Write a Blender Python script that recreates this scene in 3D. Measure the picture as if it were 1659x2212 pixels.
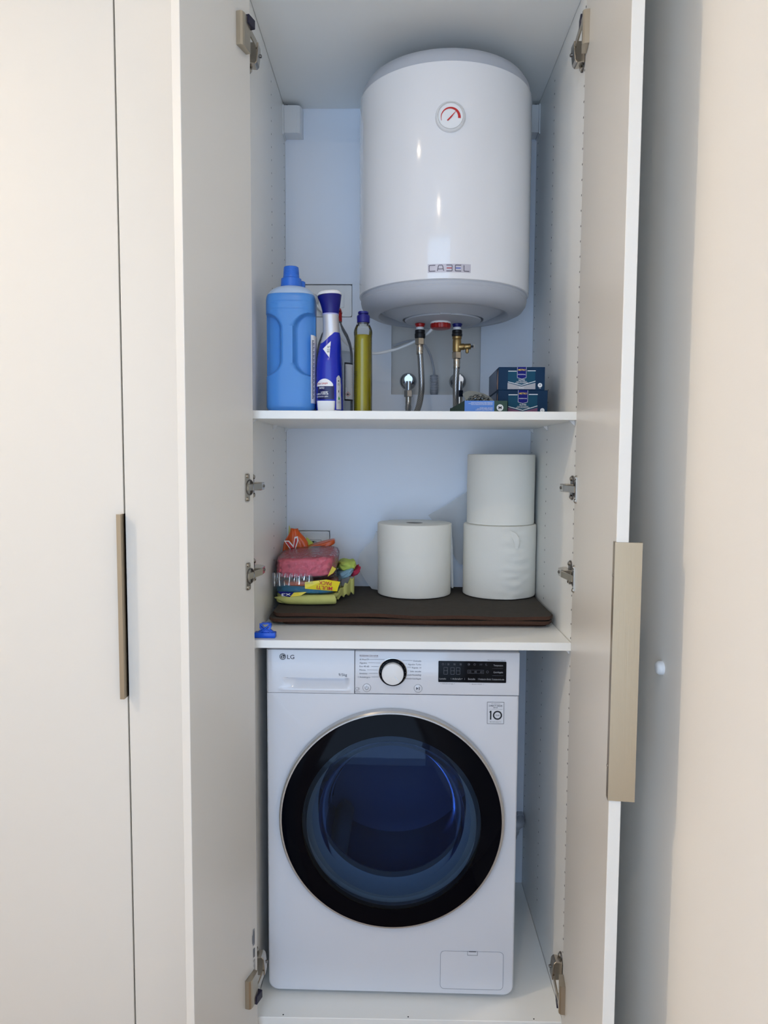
import bpy, bmesh, math, random
from mathutils import Vector, Matrix, noise
random.seed(7)
for o in list(bpy.data.objects):
    bpy.data.objects.remove(o)
scn = bpy.context.scene
COL = scn.collection

# ---------------------------------------------------------------- camera
F_PX, CAM = 1572.85, Vector((-0.0360, -1.6027, 1.2902))
YAW, PITCH, ROLL = 0.0158, 0.0743, 0.0053
_f0 = Vector((-math.sin(YAW), math.cos(YAW), 0)); _r0 = Vector((math.cos(YAW), math.sin(YAW), 0)); _u0 = Vector((0, 0, 1))
_f = math.cos(PITCH) * _f0 - math.sin(PITCH) * _u0
_u = math.sin(PITCH) * _f0 + math.cos(PITCH) * _u0
_r = math.cos(ROLL) * _r0 + math.sin(ROLL) * _u
_u = -math.sin(ROLL) * _r0 + math.cos(ROLL) * _u
cam_data = bpy.data.cameras.new('camera')
cam_data.sensor_fit = 'HORIZONTAL'; cam_data.sensor_width = 36.0
cam_data.lens = F_PX * 36.0 / 1659.0
cam_data.clip_start = 0.02
cam = bpy.data.objects.new('camera', cam_data); COL.objects.link(cam)
M = Matrix.Identity(4)
for i in range(3):
    M[i][0], M[i][1], M[i][2], M[i][3] = _r[i], _u[i], -_f[i], CAM[i]
cam.matrix_world = M
scn.camera = cam

# ---------------------------------------------------------------- world, lights, exposure
scn.view_settings.view_transform = 'Standard'
scn.view_settings.look = 'None'
scn.view_settings.gamma = 1.0
scn.view_settings.use_curve_mapping = False
scn.view_settings.exposure = 0.19
scn.cycles.caustics_reflective = False; scn.cycles.caustics_refractive = False
scn.cycles.max_bounces = 7; scn.cycles.diffuse_bounces = 5; scn.cycles.glossy_bounces = 3; scn.cycles.transmission_bounces = 6; scn.cycles.transparent_max_bounces = 10; scn.cycles.use_adaptive_sampling = True; scn.cycles.adaptive_threshold = 0.08; scn.cycles.adaptive_min_samples = 16
world = bpy.data.worlds.new('daylight_sky'); scn.world = world
world.use_nodes = True
_bg = world.node_tree.nodes['Background']
_bg.inputs[0].default_value = (0.62, 0.78, 1.0, 1); _bg.inputs[1].default_value = 1.2

FLOOR_Z, CEIL_Z = -0.085, 2.62
WALL_R, WALL_L, WALL_B, WALL_F = 0.392, -2.3, -2.55, 0.549

def area(name, loc, rot, sx, sy, power, color, shape='RECTANGLE'):
    d = bpy.data.lights.new(name, 'AREA'); d.shape = shape; d.size = sx
    if shape == 'RECTANGLE': d.size_y = sy
    d.energy = power; d.color = color
    o = bpy.data.objects.new(name, d); COL.objects.link(o); o.location = loc; o.rotation_euler = rot
    return o
# daylight entering through the glazed balcony door behind the photographer
WIN_X0, WIN_X1, WIN_Z1 = -1.15, 0.30, 2.45
area('daylight', ((WIN_X0 + WIN_X1) / 2, WALL_B - 0.05, 1.2), (math.radians(90), 0, math.radians(0)), WIN_X1 - WIN_X0, 2.4, 19.0, (0.46, 0.68, 1.0))
# ceiling spots: the first by the wardrobe doors, two more added as fill
SPOTS_AND_FILL = ((-0.70, -0.80, 1.1), (-2.05, -1.10, 20.0), (-0.35, -2.10, 6.5))
for _lx, _ly, _pw in SPOTS_AND_FILL:
    area('ceiling_spot_and_fill', (_lx, _ly, CEIL_Z - 0.012), (0, 0, 0), 0.075, 0.075, _pw, (1.0, 0.80, 0.57), 'DISK')

# ---------------------------------------------------------------- materials
def lin(c):
    return tuple((v / 255 / 12.92) if v / 255 <= 0.04045 else ((v / 255 + 0.055) / 1.055) ** 2.4 for v in c)
MATS = {}
def mat(name, rgb, rough=0.5, metal=0.0, spec=0.5, coat=0.0, trans=0.0, ior=1.45, sss=0.0, bump=None, vary=None, emit=None, alpha=None, coatr=0.05):
    m = bpy.data.materials.new(name); m.use_nodes = True
    nt = m.node_tree; b = nt.nodes['Principled BSDF']
    c = lin(rgb)
    b.inputs['Base Color'].default_value = (*c, 1); b.inputs['Roughness'].default_value = rough
    b.inputs['Metallic'].default_value = metal; b.inputs['Specular IOR Level'].default_value = spec
    b.inputs['Coat Weight'].default_value = coat; b.inputs['Coat Roughness'].default_value = coatr
    b.inputs['Transmission Weight'].default_value = trans; b.inputs['IOR'].default_value = ior
    if sss:
        b.inputs['Subsurface Weight'].default_value = sss; b.inputs['Subsurface Radius'].default_value = (0.01, 0.01, 0.012)
        b.inputs['Subsurface Scale'].default_value = 0.5
    if emit:
        b.inputs['Emission Color'].default_value = (*lin(emit[0]), 1); b.inputs['Emission Strength'].default_value = emit[1]
    tc = nt.nodes.new('ShaderNodeTexCoord')
    def tex(scale, stretch=(1, 1, 1), detail=3):
        mp = nt.nodes.new('ShaderNodeMapping'); mp.inputs['Scale'].default_value = stretch
        nt.links.new(tc.outputs['Object'], mp.inputs[0])
        n = nt.nodes.new('ShaderNodeTexNoise'); n.inputs['Scale'].default_value = scale; n.inputs['Detail'].default_value = detail
        nt.links.new(mp.outputs[0], n.inputs['Vector'])
        return n
    if vary:   # (scale, amount, stretch)
        n = tex(vary[0], vary[2] if len(vary) > 2 else (1, 1, 1))
        mx = nt.nodes.new('ShaderNodeMix'); mx.data_type = 'RGBA'
        k = vary[1]
        mx.inputs['A'].default_value = (*[max(0, v * (1 - k)) for v in c], 1); mx.inputs['B'].default_value = (*[min(1, v * (1 + k)) for v in c], 1)
        nt.links.new(n.outputs['Fac'], mx.inputs['Factor']); nt.links.new(mx.outputs['Result'], b.inputs['Base Color'])
    if bump:   # (scale, strength, distance, stretch)
        n = tex(bump[0], bump[3] if len(bump) > 3 else (1, 1, 1))
        bp = nt.nodes.new('ShaderNodeBump'); bp.inputs['Strength'].default_value = bump[1]; bp.inputs['Distance'].default_value = bump[2]
        nt.links.new(n.outputs['Fac'], bp.inputs['Height']); nt.links.new(bp.outputs[0], b.inputs['Normal'])
    MATS[name] = m
    return m
def film(name, tint, rough=0.03, gloss=(1, 1, 1), ior=1.45, bump=None, mixw=None):
    """thin clear sheet: tinted transparency plus a Fresnel gloss"""
    m = bpy.data.materials.new(name); m.use_nodes = True
    nt = m.node_tree; nt.nodes.remove(nt.nodes['Principled BSDF']); out = nt.nodes['Material Output']
    t = nt.nodes.new('ShaderNodeBsdfTransparent'); t.inputs[0].default_value = (*tint, 1)
    g = nt.nodes.new('ShaderNodeBsdfGlossy'); g.inputs[0].default_value = (*gloss, 1); g.inputs['Roughness'].default_value = rough
    fr = nt.nodes.new('ShaderNodeFresnel'); fr.inputs[0].default_value = ior
    mx = nt.nodes.new('ShaderNodeMixShader')
    nt.links.new(fr.outputs[0], mx.inputs[0]); nt.links.new(t.outputs[0], mx.inputs[1]); nt.links.new(g.outputs[0], mx.inputs[2])
    last = mx
    if mixw:   # a share of diffuse scatter (milky plastic): (weight, rgb)
        d = nt.nodes.new('ShaderNodeBsdfDiffuse'); d.inputs[0].default_value = (*lin(mixw[1]), 1)
        m2 = nt.nodes.new('ShaderNodeMixShader'); m2.inputs[0].default_value = mixw[0]
        nt.links.new(mx.outputs[0], m2.inputs[1]); nt.links.new(d.outputs[0], m2.inputs[2]); last = m2
    if bump:
        tc = nt.nodes.new('ShaderNodeTexCoord'); n = nt.nodes.new('ShaderNodeTexNoise'); n.inputs['Scale'].default_value = bump[0]
        nt.links.new(tc.outputs['Object'], n.inputs['Vector'])
        bp = nt.nodes.new('ShaderNodeBump'); bp.inputs['Strength'].default_value = bump[1]; bp.inputs['Distance'].default_value = bump[2]
        nt.links.new(n.outputs['Fac'], bp.inputs['Height']); nt.links.new(bp.outputs[0], g.inputs['Normal']); nt.links.new(bp.outputs[0], fr.inputs['Normal'])
    nt.links.new(last.outputs[0], out.inputs[0])
    MATS[name] = m
    return m

LAM = mat('white_laminate', (241, 241, 237), 0.38, bump=(900, 0.05, 0.0005))
FRONT = mat('white_door_foil', (223, 220, 213), 0.33)
BACK = mat('white_hardboard', (230, 236, 246), 0.42)
WALLM = mat('cream_wall_paint', (243, 239, 232), 0.75, bump=(260, 0.08, 0.001))
PLASTER = mat('white_plaster', (226, 224, 220), 0.8, bump=(60, 0.15, 0.003))
CEILM = mat('white_ceiling_paint', (244, 243, 240), 0.85)
FLOORM = mat('pale_oak_laminate', (158, 136, 112), 0.45, vary=(9, 0.25, (1, 12, 1)))
DARK = mat('dark_hole', (34, 33, 34), 0.9)
SHADOWGAP = mat('dark_gap', (60, 55, 50), 0.9)
BRASSH = mat('brushed_champagne_metal', (176, 158, 132), 0.36, metal=0.85, bump=(700, 0.12, 0.0006, (1, 1, 0.02)))
NICKEL = mat('nickel_steel', (190, 182, 170), 0.24, metal=1.0)
STEELD = mat('dark_nickel', (120, 116, 112), 0.35, metal=1.0)
CHAMP = mat('champagne_steel', (186, 176, 158), 0.28, metal=0.9)
BLACKP = mat('black_plastic', (22, 22, 26), 0.45)
NAVYP = mat('navy_black_plastic', (30, 26, 48), 0.45)
ENAMEL = mat('white_enamel', (232, 233, 236), 0.12, coat=0.6, coatr=0.03)
GREYPL = mat('pale_grey_plastic', (180, 184, 192), 0.42)
WHITEP = mat('white_plastic', (228, 229, 230), 0.35)
APPL = mat('white_appliance_paint', (214, 217, 224), 0.28, coat=0.35, coatr=0.08)
APPLG = mat('glossy_white_panel', (216, 219, 226), 0.14, coat=0.5)
SILVER = mat('silver_ring', (196, 196, 196), 0.25, metal=0.9)
INK = mat('dark_grey_ink', (62, 66, 78), 0.6)
INKB = mat('black_ink', (24, 28, 38), 0.6)
WHITEINK = mat('white_ink', (236, 238, 240), 0.5)
GREYINK = mat('grey_ink', (150, 153, 160), 0.5)
DIMINK = mat('dim_display_ink', (96, 98, 106), 0.5)
REDINK = mat('red_ink', (196, 40, 38), 0.5)
BLUEINK = mat('blue_ink', (40, 84, 190), 0.5)
GLOSSB = mat('black_gloss', (4, 5, 12), 0.08, spec=0.08)
SCREEN = mat('black_display_glass', (5, 6, 13), 0.08, spec=0.14)
CHROME = mat('chrome', (176, 178, 182), 0.11, metal=1.0)
BRASS = mat('raw_brass', (168, 140, 92), 0.34, metal=0.9, bump=(300, 0.2, 0.001))
REDP = mat('red_plastic', (158, 24, 24), 0.3)
BLUEP = mat('blue_collar_plastic', (18, 24, 104), 0.35)
PAPER = mat('white_tissue_paper', (243, 240, 230), 0.9, bump=(420, 0.25, 0.0008))
CORE = mat('grey_cardboard', (150, 148, 144), 0.9)
FELT = mat('dark_grey_felt', (66, 60, 53), 0.95, vary=(60, 0.22), bump=(900, 0.5, 0.001))
FELTE = mat('brown_felt_edge', (74, 50, 38), 0.95, vary=(300, 0.3))

def braided():
    m = mat('braided_steel', (176, 176, 174), 0.3, metal=0.9)
    nt = m.node_tree; b = nt.nodes['Principled BSDF']; tc = nt.nodes.new('ShaderNodeTexCoord')
    mp = nt.nodes.new('ShaderNodeMapping'); nt.links.new(tc.outputs['UV'], mp.inputs[0])
    w = nt.nodes.new('ShaderNodeTexChecker'); w.inputs['Scale'].default_value = 1.0
    mp.inputs['Scale'].default_value = (24, 2, 1); mp.inputs['Rotation'].default_value = (0, 0, math.radians(0))
    nt.links.new(mp.outputs[0], w.inputs['Vector'])
    w.inputs['Color1'].default_value = (*lin((196, 196, 194)), 1); w.inputs['Color2'].default_value = (*lin((122, 122, 124)), 1)
    nt.links.new(w.outputs['Color'], b.inputs['Base Color'])
    bp = nt.nodes.new('ShaderNodeBump'); bp.inputs['Strength'].default_value = 0.6; bp.inputs['Distance'].default_value = 0.001
    nt.links.new(w.outputs['Fac'], bp.inputs['Height']); nt.links.new(bp.outputs[0], b.inputs['Normal'])
    return m
BRAID = braided()

# ---------------------------------------------------------------- mesh helpers
def world_loc(o):
    v = Vector((0, 0, 0))
    while o is not None:
        v += o.location; o = o.parent
    return v
def link(name, me, m, parent=None, world=True, loc=(0, 0, 0), smooth=None):
    o = bpy.data.objects.new(name, me); COL.objects.link(o)
    o.location = Vector(loc)
    if m is not None and len(me.materials) == 0:
        for mm in (m if isinstance(m, (list, tuple)) else [m]): me.materials.append(mm)
    if parent is not None:
        if world: o.location = Vector(loc) - world_loc(parent)
        o.parent = parent
    return o
def add(name, bm, m, parent=None, world=True, loc=(0, 0, 0), smooth=None):
    me = bpy.data.meshes.new(name)
    bmesh.ops.recalc_face_normals(bm, faces=bm.faces)
    bm.to_mesh(me); bm.free()
    if smooth is not None:
        me.shade_smooth() if smooth >= 180 else me.shade_smooth()
        if smooth < 180: me.set_sharp_from_angle(angle=math.radians(smooth))
    return link(name, me, m, parent, world, loc)
def flat(name, bm, m, parent=None, world=True, loc=(0, 0, 0)):
    """open or printed faces: keep the winding given"""
    me = bpy.data.meshes.new(name); bm.to_mesh(me); bm.free()
    return link(name, me, m, parent, world, loc)
def thing(name, label, cat, loc=(0, 0, 0), group=None, rotz=0.0):
    o = bpy.data.objects.new(name, None); COL.objects.link(o); o.location = loc; o.rotation_euler = (0, 0, rotz)
    o.empty_display_size = 0.05
    tag(o, label, cat, group)
    return o
def tag(o, label, cat, group=None):
    o['label'] = label; o['category'] = cat
    if group: o['group'] = group
    return o
def structure(o):
    o['kind'] = 'structure'; return o
def stuff(o):
    o['kind'] = 'stuff'; return o
def BM(): return bmesh.new()
def box(bm, x0, x1, y0, y1, z0, z1, bev=0.0, seg=2):
    vs = [bm.verts.new(p) for p in ((x0, y0, z0), (x1, y0, z0), (x1, y1, z0), (x0, y1, z0), (x0, y0, z1), (x1, y0, z1), (x1, y1, z1), (x0, y1, z1))]
    fs = [bm.faces.new([vs[i] for i in q]) for q in ((3, 2, 1, 0), (4, 5, 6, 7), (0, 1, 5, 4), (1, 2, 6, 5), (2, 3, 7, 6), (3, 0, 4, 7))]
    if bev > 0:
        es = list({e for f in fs for e in f.edges})
        bmesh.ops.bevel(bm, geom=es, offset=bev, segments=seg, affect='EDGES', profile=0.5)
    return bm
def obox(bm, O, A, B, C, ra, rb, rc, bev=0.0, seg=2):
    """box in the basis A,B,C at O with ranges ra, rb, rc"""
    O, A, B, C = Vector(O), Vector(A), Vector(B), Vector(C)
    b2 = BM(); box(b2, ra[0], ra[1], rb[0], rb[1], rc[0], rc[1], bev, seg)
    mp = {}
    for v in b2.verts: mp[v] = bm.verts.new(O + A * v.co.x + B * v.co.y + C * v.co.z)
    for f in b2.faces: bm.faces.new([mp[v] for v in f.verts])
    b2.free()
    return bm
def loft(bm, rings, close=True, cap0=True, cap1=True):
    vr = [[bm.verts.new(p) for p in r] for r in rings]
    n = len(rings[0])
    for a, b in zip(vr, vr[1:]):
        for i in range(n if close else n - 1):
            j = (i + 1) % n
            bm.faces.new((a[i], a[j], b[j], b[i]))
    if cap0: bm.faces.new(list(reversed(vr[0])))
    if cap1: bm.faces.new(vr[-1])
    return bm
def lathe(bm, prof, c=(0, 0, 0), axis='Z', n=48, cap0=True, cap1=True):
    rings = []
    for r, h in prof:
        ring = []
        for i in range(n):
            a = 2 * math.pi * i / n
            p, q = r * math.cos(a), r * math.sin(a)
            v = {'Z': (p, q, h), 'Y': (p, h, q), 'X': (h, p, q)}[axis]
            ring.append((v[0] + c[0], v[1] + c[1], v[2] + c[2]))
        rings.append(ring)
    return loft(bm, rings, True, cap0, cap1)
def olathe(bm, prof, O, A, n=24):
    """lathe about direction A from O: prof is (radius, distance along A)"""
    A = Vector(A).normalized(); t = Vector((0, 0, 1)) if abs(A.z) < 0.9 else Vector((1, 0, 0))
    U = A.cross(t).normalized(); V = A.cross(U); O = Vector(O)
    rings = [[O + A * h + (U * math.cos(2 * math.pi * i / n) + V * math.sin(2 * math.pi * i / n)) * max(r, 1e-5) for i in range(n)] for r, h in prof]
    return loft(bm, rings)
def spline(pts, k=10):
    P = [Vector(p) for p in pts]; P = [2 * P[0] - P[1]] + P + [2 * P[-1] - P[-2]]
    out = []
    for i in range(1, len(P) - 2):
        a, b, c, d = P[i - 1:i + 3]
        for j in range(k):
            t = j / k
            out.append(0.5 * ((2 * b) + (c - a) * t + (2 * a - 5 * b + 4 * c - d) * t * t + (3 * b - a - 3 * c + d) * t ** 3))
    out.append(P[-2]); return out
def tube(bm, pts, r, n=12, uv=False, ribs=None):
    pts = [Vector(p) for p in pts]
    up = Vector((0, 1, 0)); rings = []; L = 0; dist = [0]
    for a, b in zip(pts, pts[1:]): L += (b - a).length; dist.append(L)
    prev = None
    for i, p in enumerate(pts):
        T = (pts[min(i + 1, len(pts) - 1)] - pts[max(i - 1, 0)]).normalized()
        if prev is None:
            N = T.cross(up)
            if N.length < 0.05: N = T.cross(Vector((1, 0, 0)))
        else: N = prev - T * prev.dot(T)
        N.normalize(); prev = N; B = T.cross(N)
        rr = r(dist[i] / L) if callable(r) else r
        rings.append([p + (N * math.cos(2 * math.pi * k / n) + B * math.sin(2 * math.pi * k / n)) * rr for k in range(n)])
    loft(bm, rings)
    if uv:
        lay = bm.loops.layers.uv.new('UVMap'); bm.verts.ensure_lookup_table()
        for f in bm.faces:
            if len(f.verts) != 4: continue
            idx = [v.index for v in f.verts]
        bm.verts.index_update()
        for f in bm.faces:
            if len(f.verts) != 4: continue
            ids = [(v.index % n, v.index // n) for v in f.verts]
            wrap = max(i[0] for i in ids) - min(i[0] for i in ids) > 1
            for l in f.loops:
                k, i = l.vert.index % n, l.vert.index // n
                if wrap and k == 0: k = n
                u = k / n; s = dist[i] / (2 * math.pi * (r if not callable(r) else 0.007)) * 12
                # diagonal weave
                l[lay].uv = (u + s / 12 * 0.5, s)
    return bm
def prism(bm, pts, O, A, B, C, c0, c1):
    """polygon pts in the plane (A,B) at O, extruded along C from c0 to c1"""
    O, A, B, C = Vector(O), Vector(A), Vector(B), Vector(C)
    return loft(bm, [[O + A * p[0] + B * p[1] + C * c0 for p in pts], [O + A * p[0] + B * p[1] + C * c1 for p in pts]])
def arc(cx, cy, r, a0, a1, n=16):
    return [(cx + r * math.cos(math.radians(a0 + (a1 - a0) * i / n)), cy + r * math.sin(math.radians(a0 + (a1 - a0) * i / n))) for i in range(n + 1)]
def rrect(x0, x1, y0, y1, r, n=6):
    return arc(x1 - r, y0 + r, r, -90, 0, n) + arc(x1 - r, y1 - r, r, 0, 90, n) + arc(x0 + r, y1 - r, r, 90, 180, n) + arc(x0 + r, y0 + r, r, 180, 270, n)

class Print:
    """flat print collected on a plane or a surface: f(x, z) gives the 3D point"""
    def __init__(self, f): self.f = f; self.bm = BM()
    def poly(self, pts):
        self.bm.faces.new([self.bm.verts.new(self.f(*p)) for p in pts]); return self
    def rect(self, x0, x1, z0, z1): return self.poly([(x0, z0), (x1, z0), (x1, z1), (x0, z1)])
    def grid(self, x0, x1, z0, z1, nx=8, nz=8):
        V = [[self.bm.verts.new(self.f(x0 + (x1 - x0) * i / nx, z0 + (z1 - z0) * j / nz)) for i in range(nx + 1)] for j in range(nz + 1)]
        for j in range(nz):
            for i in range(nx): self.bm.faces.new((V[j][i], V[j][i + 1], V[j + 1][i + 1], V[j + 1][i]))
        return self
    def ring(self, cx, cz, r0, r1, n=28, a0=0, a1=360):
        o = arc(cx, cz, r1, a0, a1, n); i = arc(cx, cz, r0, a0, a1, n)
        for k in range(n): self.poly([i[k], o[k], o[k + 1], i[k + 1]])
        return self
    def disc(self, cx, cz, r, n=28): return self.poly(arc(cx, cz, r, 0, 360, n)[:-1])
    def line(self, x0, z0, x1, z1, w):
        d = Vector((x1 - x0, z1 - z0)).normalized(); p = Vector((-d.y, d.x)) * w / 2
        return self.poly([(x0 - p.x, z0 - p.y), (x1 - p.x, z1 - p.y), (x1 + p.x, z1 + p.y), (x0 + p.x, z0 + p.y)])
    def frame(self, x0, x1, z0, z1, w):
        return self.rect(x0, x1, z0, z0 + w).rect(x0, x1, z1 - w, z1).rect(x0, x0 + w, z0 + w, z1 - w).rect(x1 - w, x1, z0 + w, z1 - w)
    def text(self, s, x, z, size, align='LEFT', rot=0.0, width=None, bold=0.0):
        vs, fs = text_mesh(s, min(bold, 0.009))
        if not vs: return self
        xs = [v[0] for v in vs]; w = max(xs) - min(xs); k = size / 0.70
        kx = k if width is None else width / w
        off = {'LEFT': min(xs), 'CENTER': (min(xs) + max(xs)) / 2, 'RIGHT': max(xs)}[align]
        c, sn = math.cos(rot), math.sin(rot); V = []
        for vx, vz in vs:
            a, b = (vx - off) * kx, vz * k
            V.append(self.bm.verts.new(self.f(x + a * c - b * sn, z + a * sn + b * c)))
        for f in fs:
            try: self.bm.faces.new([V[i] for i in f])
            except ValueError: pass
        return self
    def done(self, name, m, parent, world=True): return flat(name, self.bm, m, parent, world)
_tc = {}
def text_mesh(s, bold=0.0):
    if (s, bold) in _tc: return _tc[(s, bold)]
    cu = bpy.data.curves.new('lettering', 'FONT'); cu.body = s; cu.size = 1.0; cu.resolution_u = 3; cu.offset = bold
    ob = bpy.data.objects.new('lettering', cu); COL.objects.link(ob)
    dg = bpy.context.evaluated_depsgraph_get(); me = bpy.data.meshes.new_from_object(ob.evaluated_get(dg))
    r = ([(v.co.x, v.co.y) for v in me.vertices], [tuple(p.vertices) for p in me.polygons])
    bpy.data.meshes.remove(me); bpy.data.objects.remove(ob); bpy.data.curves.remove(cu)
    _tc[(s, bold)] = r
    return r
def front(y):   # a plane facing the viewer side (-Y)
    return lambda x, z: Vector((x, y, z))
def sm(a, b, x):
    t = max(0.0, min(1.0, (x - a) / (b - a))); return t * t * (3 - 2 * t)

# ================================================================= the room
def slab(name, x0, x1, y0, y1, z0, z1, m):
    bm = BM(); box(bm, x0, x1, y0, y1, z0, z1); return structure(add(name, bm, m))
slab('floor', WALL_L, WALL_R, WALL_B, WALL_F, FLOOR_Z - 0.05, FLOOR_Z, FLOORM)
slab('ceiling', WALL_L, WALL_R, WALL_B, WALL_F, CEIL_Z, CEIL_Z + 0.05, CEILM)
slab('wall_right', WALL_R, WALL_R + 0.1, WALL_B, WALL_F, FLOOR_Z, CEIL_Z, WALLM)
slab('wall_left', WALL_L - 0.1, WALL_L, WALL_B, WALL_F, FLOOR_Z, CEIL_Z, WALLM)
slab('wall_front', WALL_L, WALL_R, WALL_F, WALL_F + 0.1, FLOOR_Z, CEIL_Z, PLASTER)
bm = BM()
box(bm, WALL_L, WIN_X0, WALL_B - 0.1, WALL_B, FLOOR_Z, CEIL_Z); box(bm, WIN_X1, WALL_R, WALL_B - 0.1, WALL_B, FLOOR_Z, CEIL_Z)
box(bm, WIN_X0, WIN_X1, WALL_B - 0.1, WALL_B, WIN_Z1, CEIL_Z)
structure(add('wall_back', bm, WALLM))
# ceiling spot rims; two of them belong to the added fill lamps
for lx, ly, _pw in SPOTS_AND_FILL:
    bm = BM(); lathe(bm, [(0.040, CEIL_Z - 0.006), (0.055, CEIL_Z - 0.006), (0.055, CEIL_Z), (0.040, CEIL_Z)], (lx, ly, 0), n=32, cap0=False, cap1=False)
    bm.verts.ensure_lookup_table()
    tag(add('spot_and_fill_rim', bm, WHITEP), 'white round rim of the ceiling spot ' + ('just before the wardrobe doors' if ly > -1 else 'added as fill above the balcony door' if ly < -2 else 'added as fill in the middle of the room'), 'ceiling spot', 'ceiling spots')
# rubber door bumper on the side wall
bm = BM(); lathe(bm, [(0.011, WALL_R), (0.011, WALL_R - 0.006), (0.009, WALL_R - 0.0095), (0.005, WALL_R - 0.011)], (0, -0.454, 0.958), 'X', 24)
tag(add('door_bumper', bm, WHITEP, smooth=40), 'small round whitish door bumper stuck on the cream wall', 'door bumper')

# ================================================================= the open wardrobe
W2, YF, YB, ZT = 0.357, -0.040, 0.535, 2.2753
WX = thing('wardrobe', 'open white wardrobe holding the water heater and the washing machine', 'wardrobe', (0, 0.25, FLOOR_Z))
def part(name, *b, m=LAM, parent=None, bev=0.0006):
    bm = BM(); box(bm, *b, bev, 1); return add(name, bm, m, parent or WX)
HOLE_Z0 = 1.11502
for s in (-1, 1):
    x0, x1 = sorted((s * W2, s * (W2 + 0.018)))
    sp = part('side_panel', x0, x1, YF, WALL_F - 0.002, FLOOR_Z, 2.2933)
    bm = BM()
    for y in (0.0037, 0.304, 0.515):
        for k in range(-35, 33):
            z = HOLE_Z0 - 0.032 * k
            if not (0.03 < z < 2.26): continue
            if 1.36 < z < 1.40 or 0.85 < z < 0.89: continue
            ring = [(s * (W2 - 0.0004), y + 0.0024 * math.cos(a * math.pi / 4), z + 0.0024 * math.sin(a * math.pi / 4)) for a in range(8)]
            bm.faces.new([bm.verts.new(p) for p in (ring if s < 0 else reversed(ring))])
    stuff(flat('pin_holes', bm, DARK, sp))
part('top_panel', -W2 + 0.0006, W2 - 0.0006, YF, YB, ZT, ZT + 0.018)
for x in (-0.348, 0.348):
    bm = BM(); lathe(bm, [(0.0045, ZT - 0.0006), (0.0045, ZT + 0.002)], (x, 0.516, 0), n=16); add('bolt_hole', bm, DARK, WX)
bp_ = part('bottom_panel', -W2 + 0.0008, W2 - 0.0008, -0.016, YB, -0.018, 0.0, bev=0.001)
for x in (-0.289, 0.001, 0.291):
    bm = BM(); lathe(bm, [(0.0016, 0.0), (0.0016, 0.0006)], (x, -0.008, 0), n=10); add('dowel_hole', bm, DARK, bp_)
pl = part('plinth', -W2 + 0.0008, W2 - 0.0008, -0.012, 0.004, FLOOR_Z, -0.0185)
for x in (-0.143, -0.1155):
    bm = BM(); lathe(bm, [(0.005, -0.0128), (0.005, -0.011)], (x, 0, -0.026), 'Y', 16); add('screw_cap', bm, GREYPL, pl)

def holed(name, xs, zs, holes, y0, y1, m, parent):
    """sheet with rectangular cut-outs, real thickness and edges"""
    bm = BM(); X = sorted(set(xs + [v for h in holes for v in h[:2]])); Z = sorted(set(zs + [v for h in holes for v in h[2:]]))
    cell = {}
    for i in range(len(X) - 1):
        for j in range(len(Z) - 1):
            cx, cz = (X[i] + X[i + 1]) / 2, (Z[j] + Z[j + 1]) / 2
            cell[i, j] = not any(h[0] < cx < h[1] and h[2] < cz < h[3] for h in holes)
    V = {}
    def v(i, y, j):
        k = (i, y, j)
        if k not in V: V[k] = bm.verts.new((X[i], y, Z[j]))
        return V[k]
    for (i, j), solid in cell.items():
        if not solid: continue
        bm.faces.new((v(i, y0, j), v(i + 1, y0, j), v(i + 1, y0, j + 1), v(i, y0, j + 1)))
        bm.faces.new((v(i, y1, j + 1), v(i + 1, y1, j + 1), v(i + 1, y1, j), v(i, y1, j)))
        for di, dj, a, b in ((-1, 0, (i, j), (i, j + 1)), (1, 0, (i + 1, j), (i + 1, j + 1)), (0, -1, (i, j), (i + 1, j)), (0, 1, (i, j + 1), (i + 1, j + 1))):
            if not cell.get((i + di, j + dj), False):
                bm.faces.new((v(a[0], y0, a[1]), v(b[0], y0, b[1]), v(b[0], y1, b[1]), v(a[0], y1, a[1])))
    return add(name, bm, m, parent)
CUT_UP = (-0.3215, -0.1645, 1.6945, 1.7885); CUT_LO = (-0.3245, -0.2285, 0.977, 1.0755); CUT_PIPE = (-0.0508, 0.2072, 1.4738, 1.77)
SEAM = -0.0022
holed('back_panel', [-W2 + 0.0005, SEAM - 0.0009], [0.0, ZT], [CUT_UP, CUT_LO, (CUT_PIPE[0], SEAM, CUT_PIPE[2], CUT_PIPE[3])], YB, YB + 0.003, BACK, WX)
holed('back_panel', [SEAM + 0.0009, W2 - 0.0005], [0.0, ZT], [(SEAM, CUT_PIPE[1], CUT_PIPE[2], CUT_PIPE[3])], YB, YB + 0.003, BACK, WX)
for s in (-1, 1):   # covers of the wall suspension fittings in the upper corners
    bm = BM(); xa, xb = s * (W2 - 0.0045), s * 0.305
    prism(bm, [(xa, 0.5346), (xa, 0.490), (xb + s * 0.012, 0.490), (xb + s * 0.004, 0.4935), (xb, 0.502), (xb - s * 0.001, 0.5346)], (0, 0, 0), (1, 0, 0), (0, 1, 0), (0, 0, 1), 2.190, 2.264)
    add('suspension_cover', bm, WHITEP, WX)
    part('suspension_plate', *sorted((s * W2, s * (W2 - 0.004))), 0.488, 0.534, 2.186, 2.266, m=WHITEP)
SH1, SH2 = 1.392, 0.8825
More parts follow.
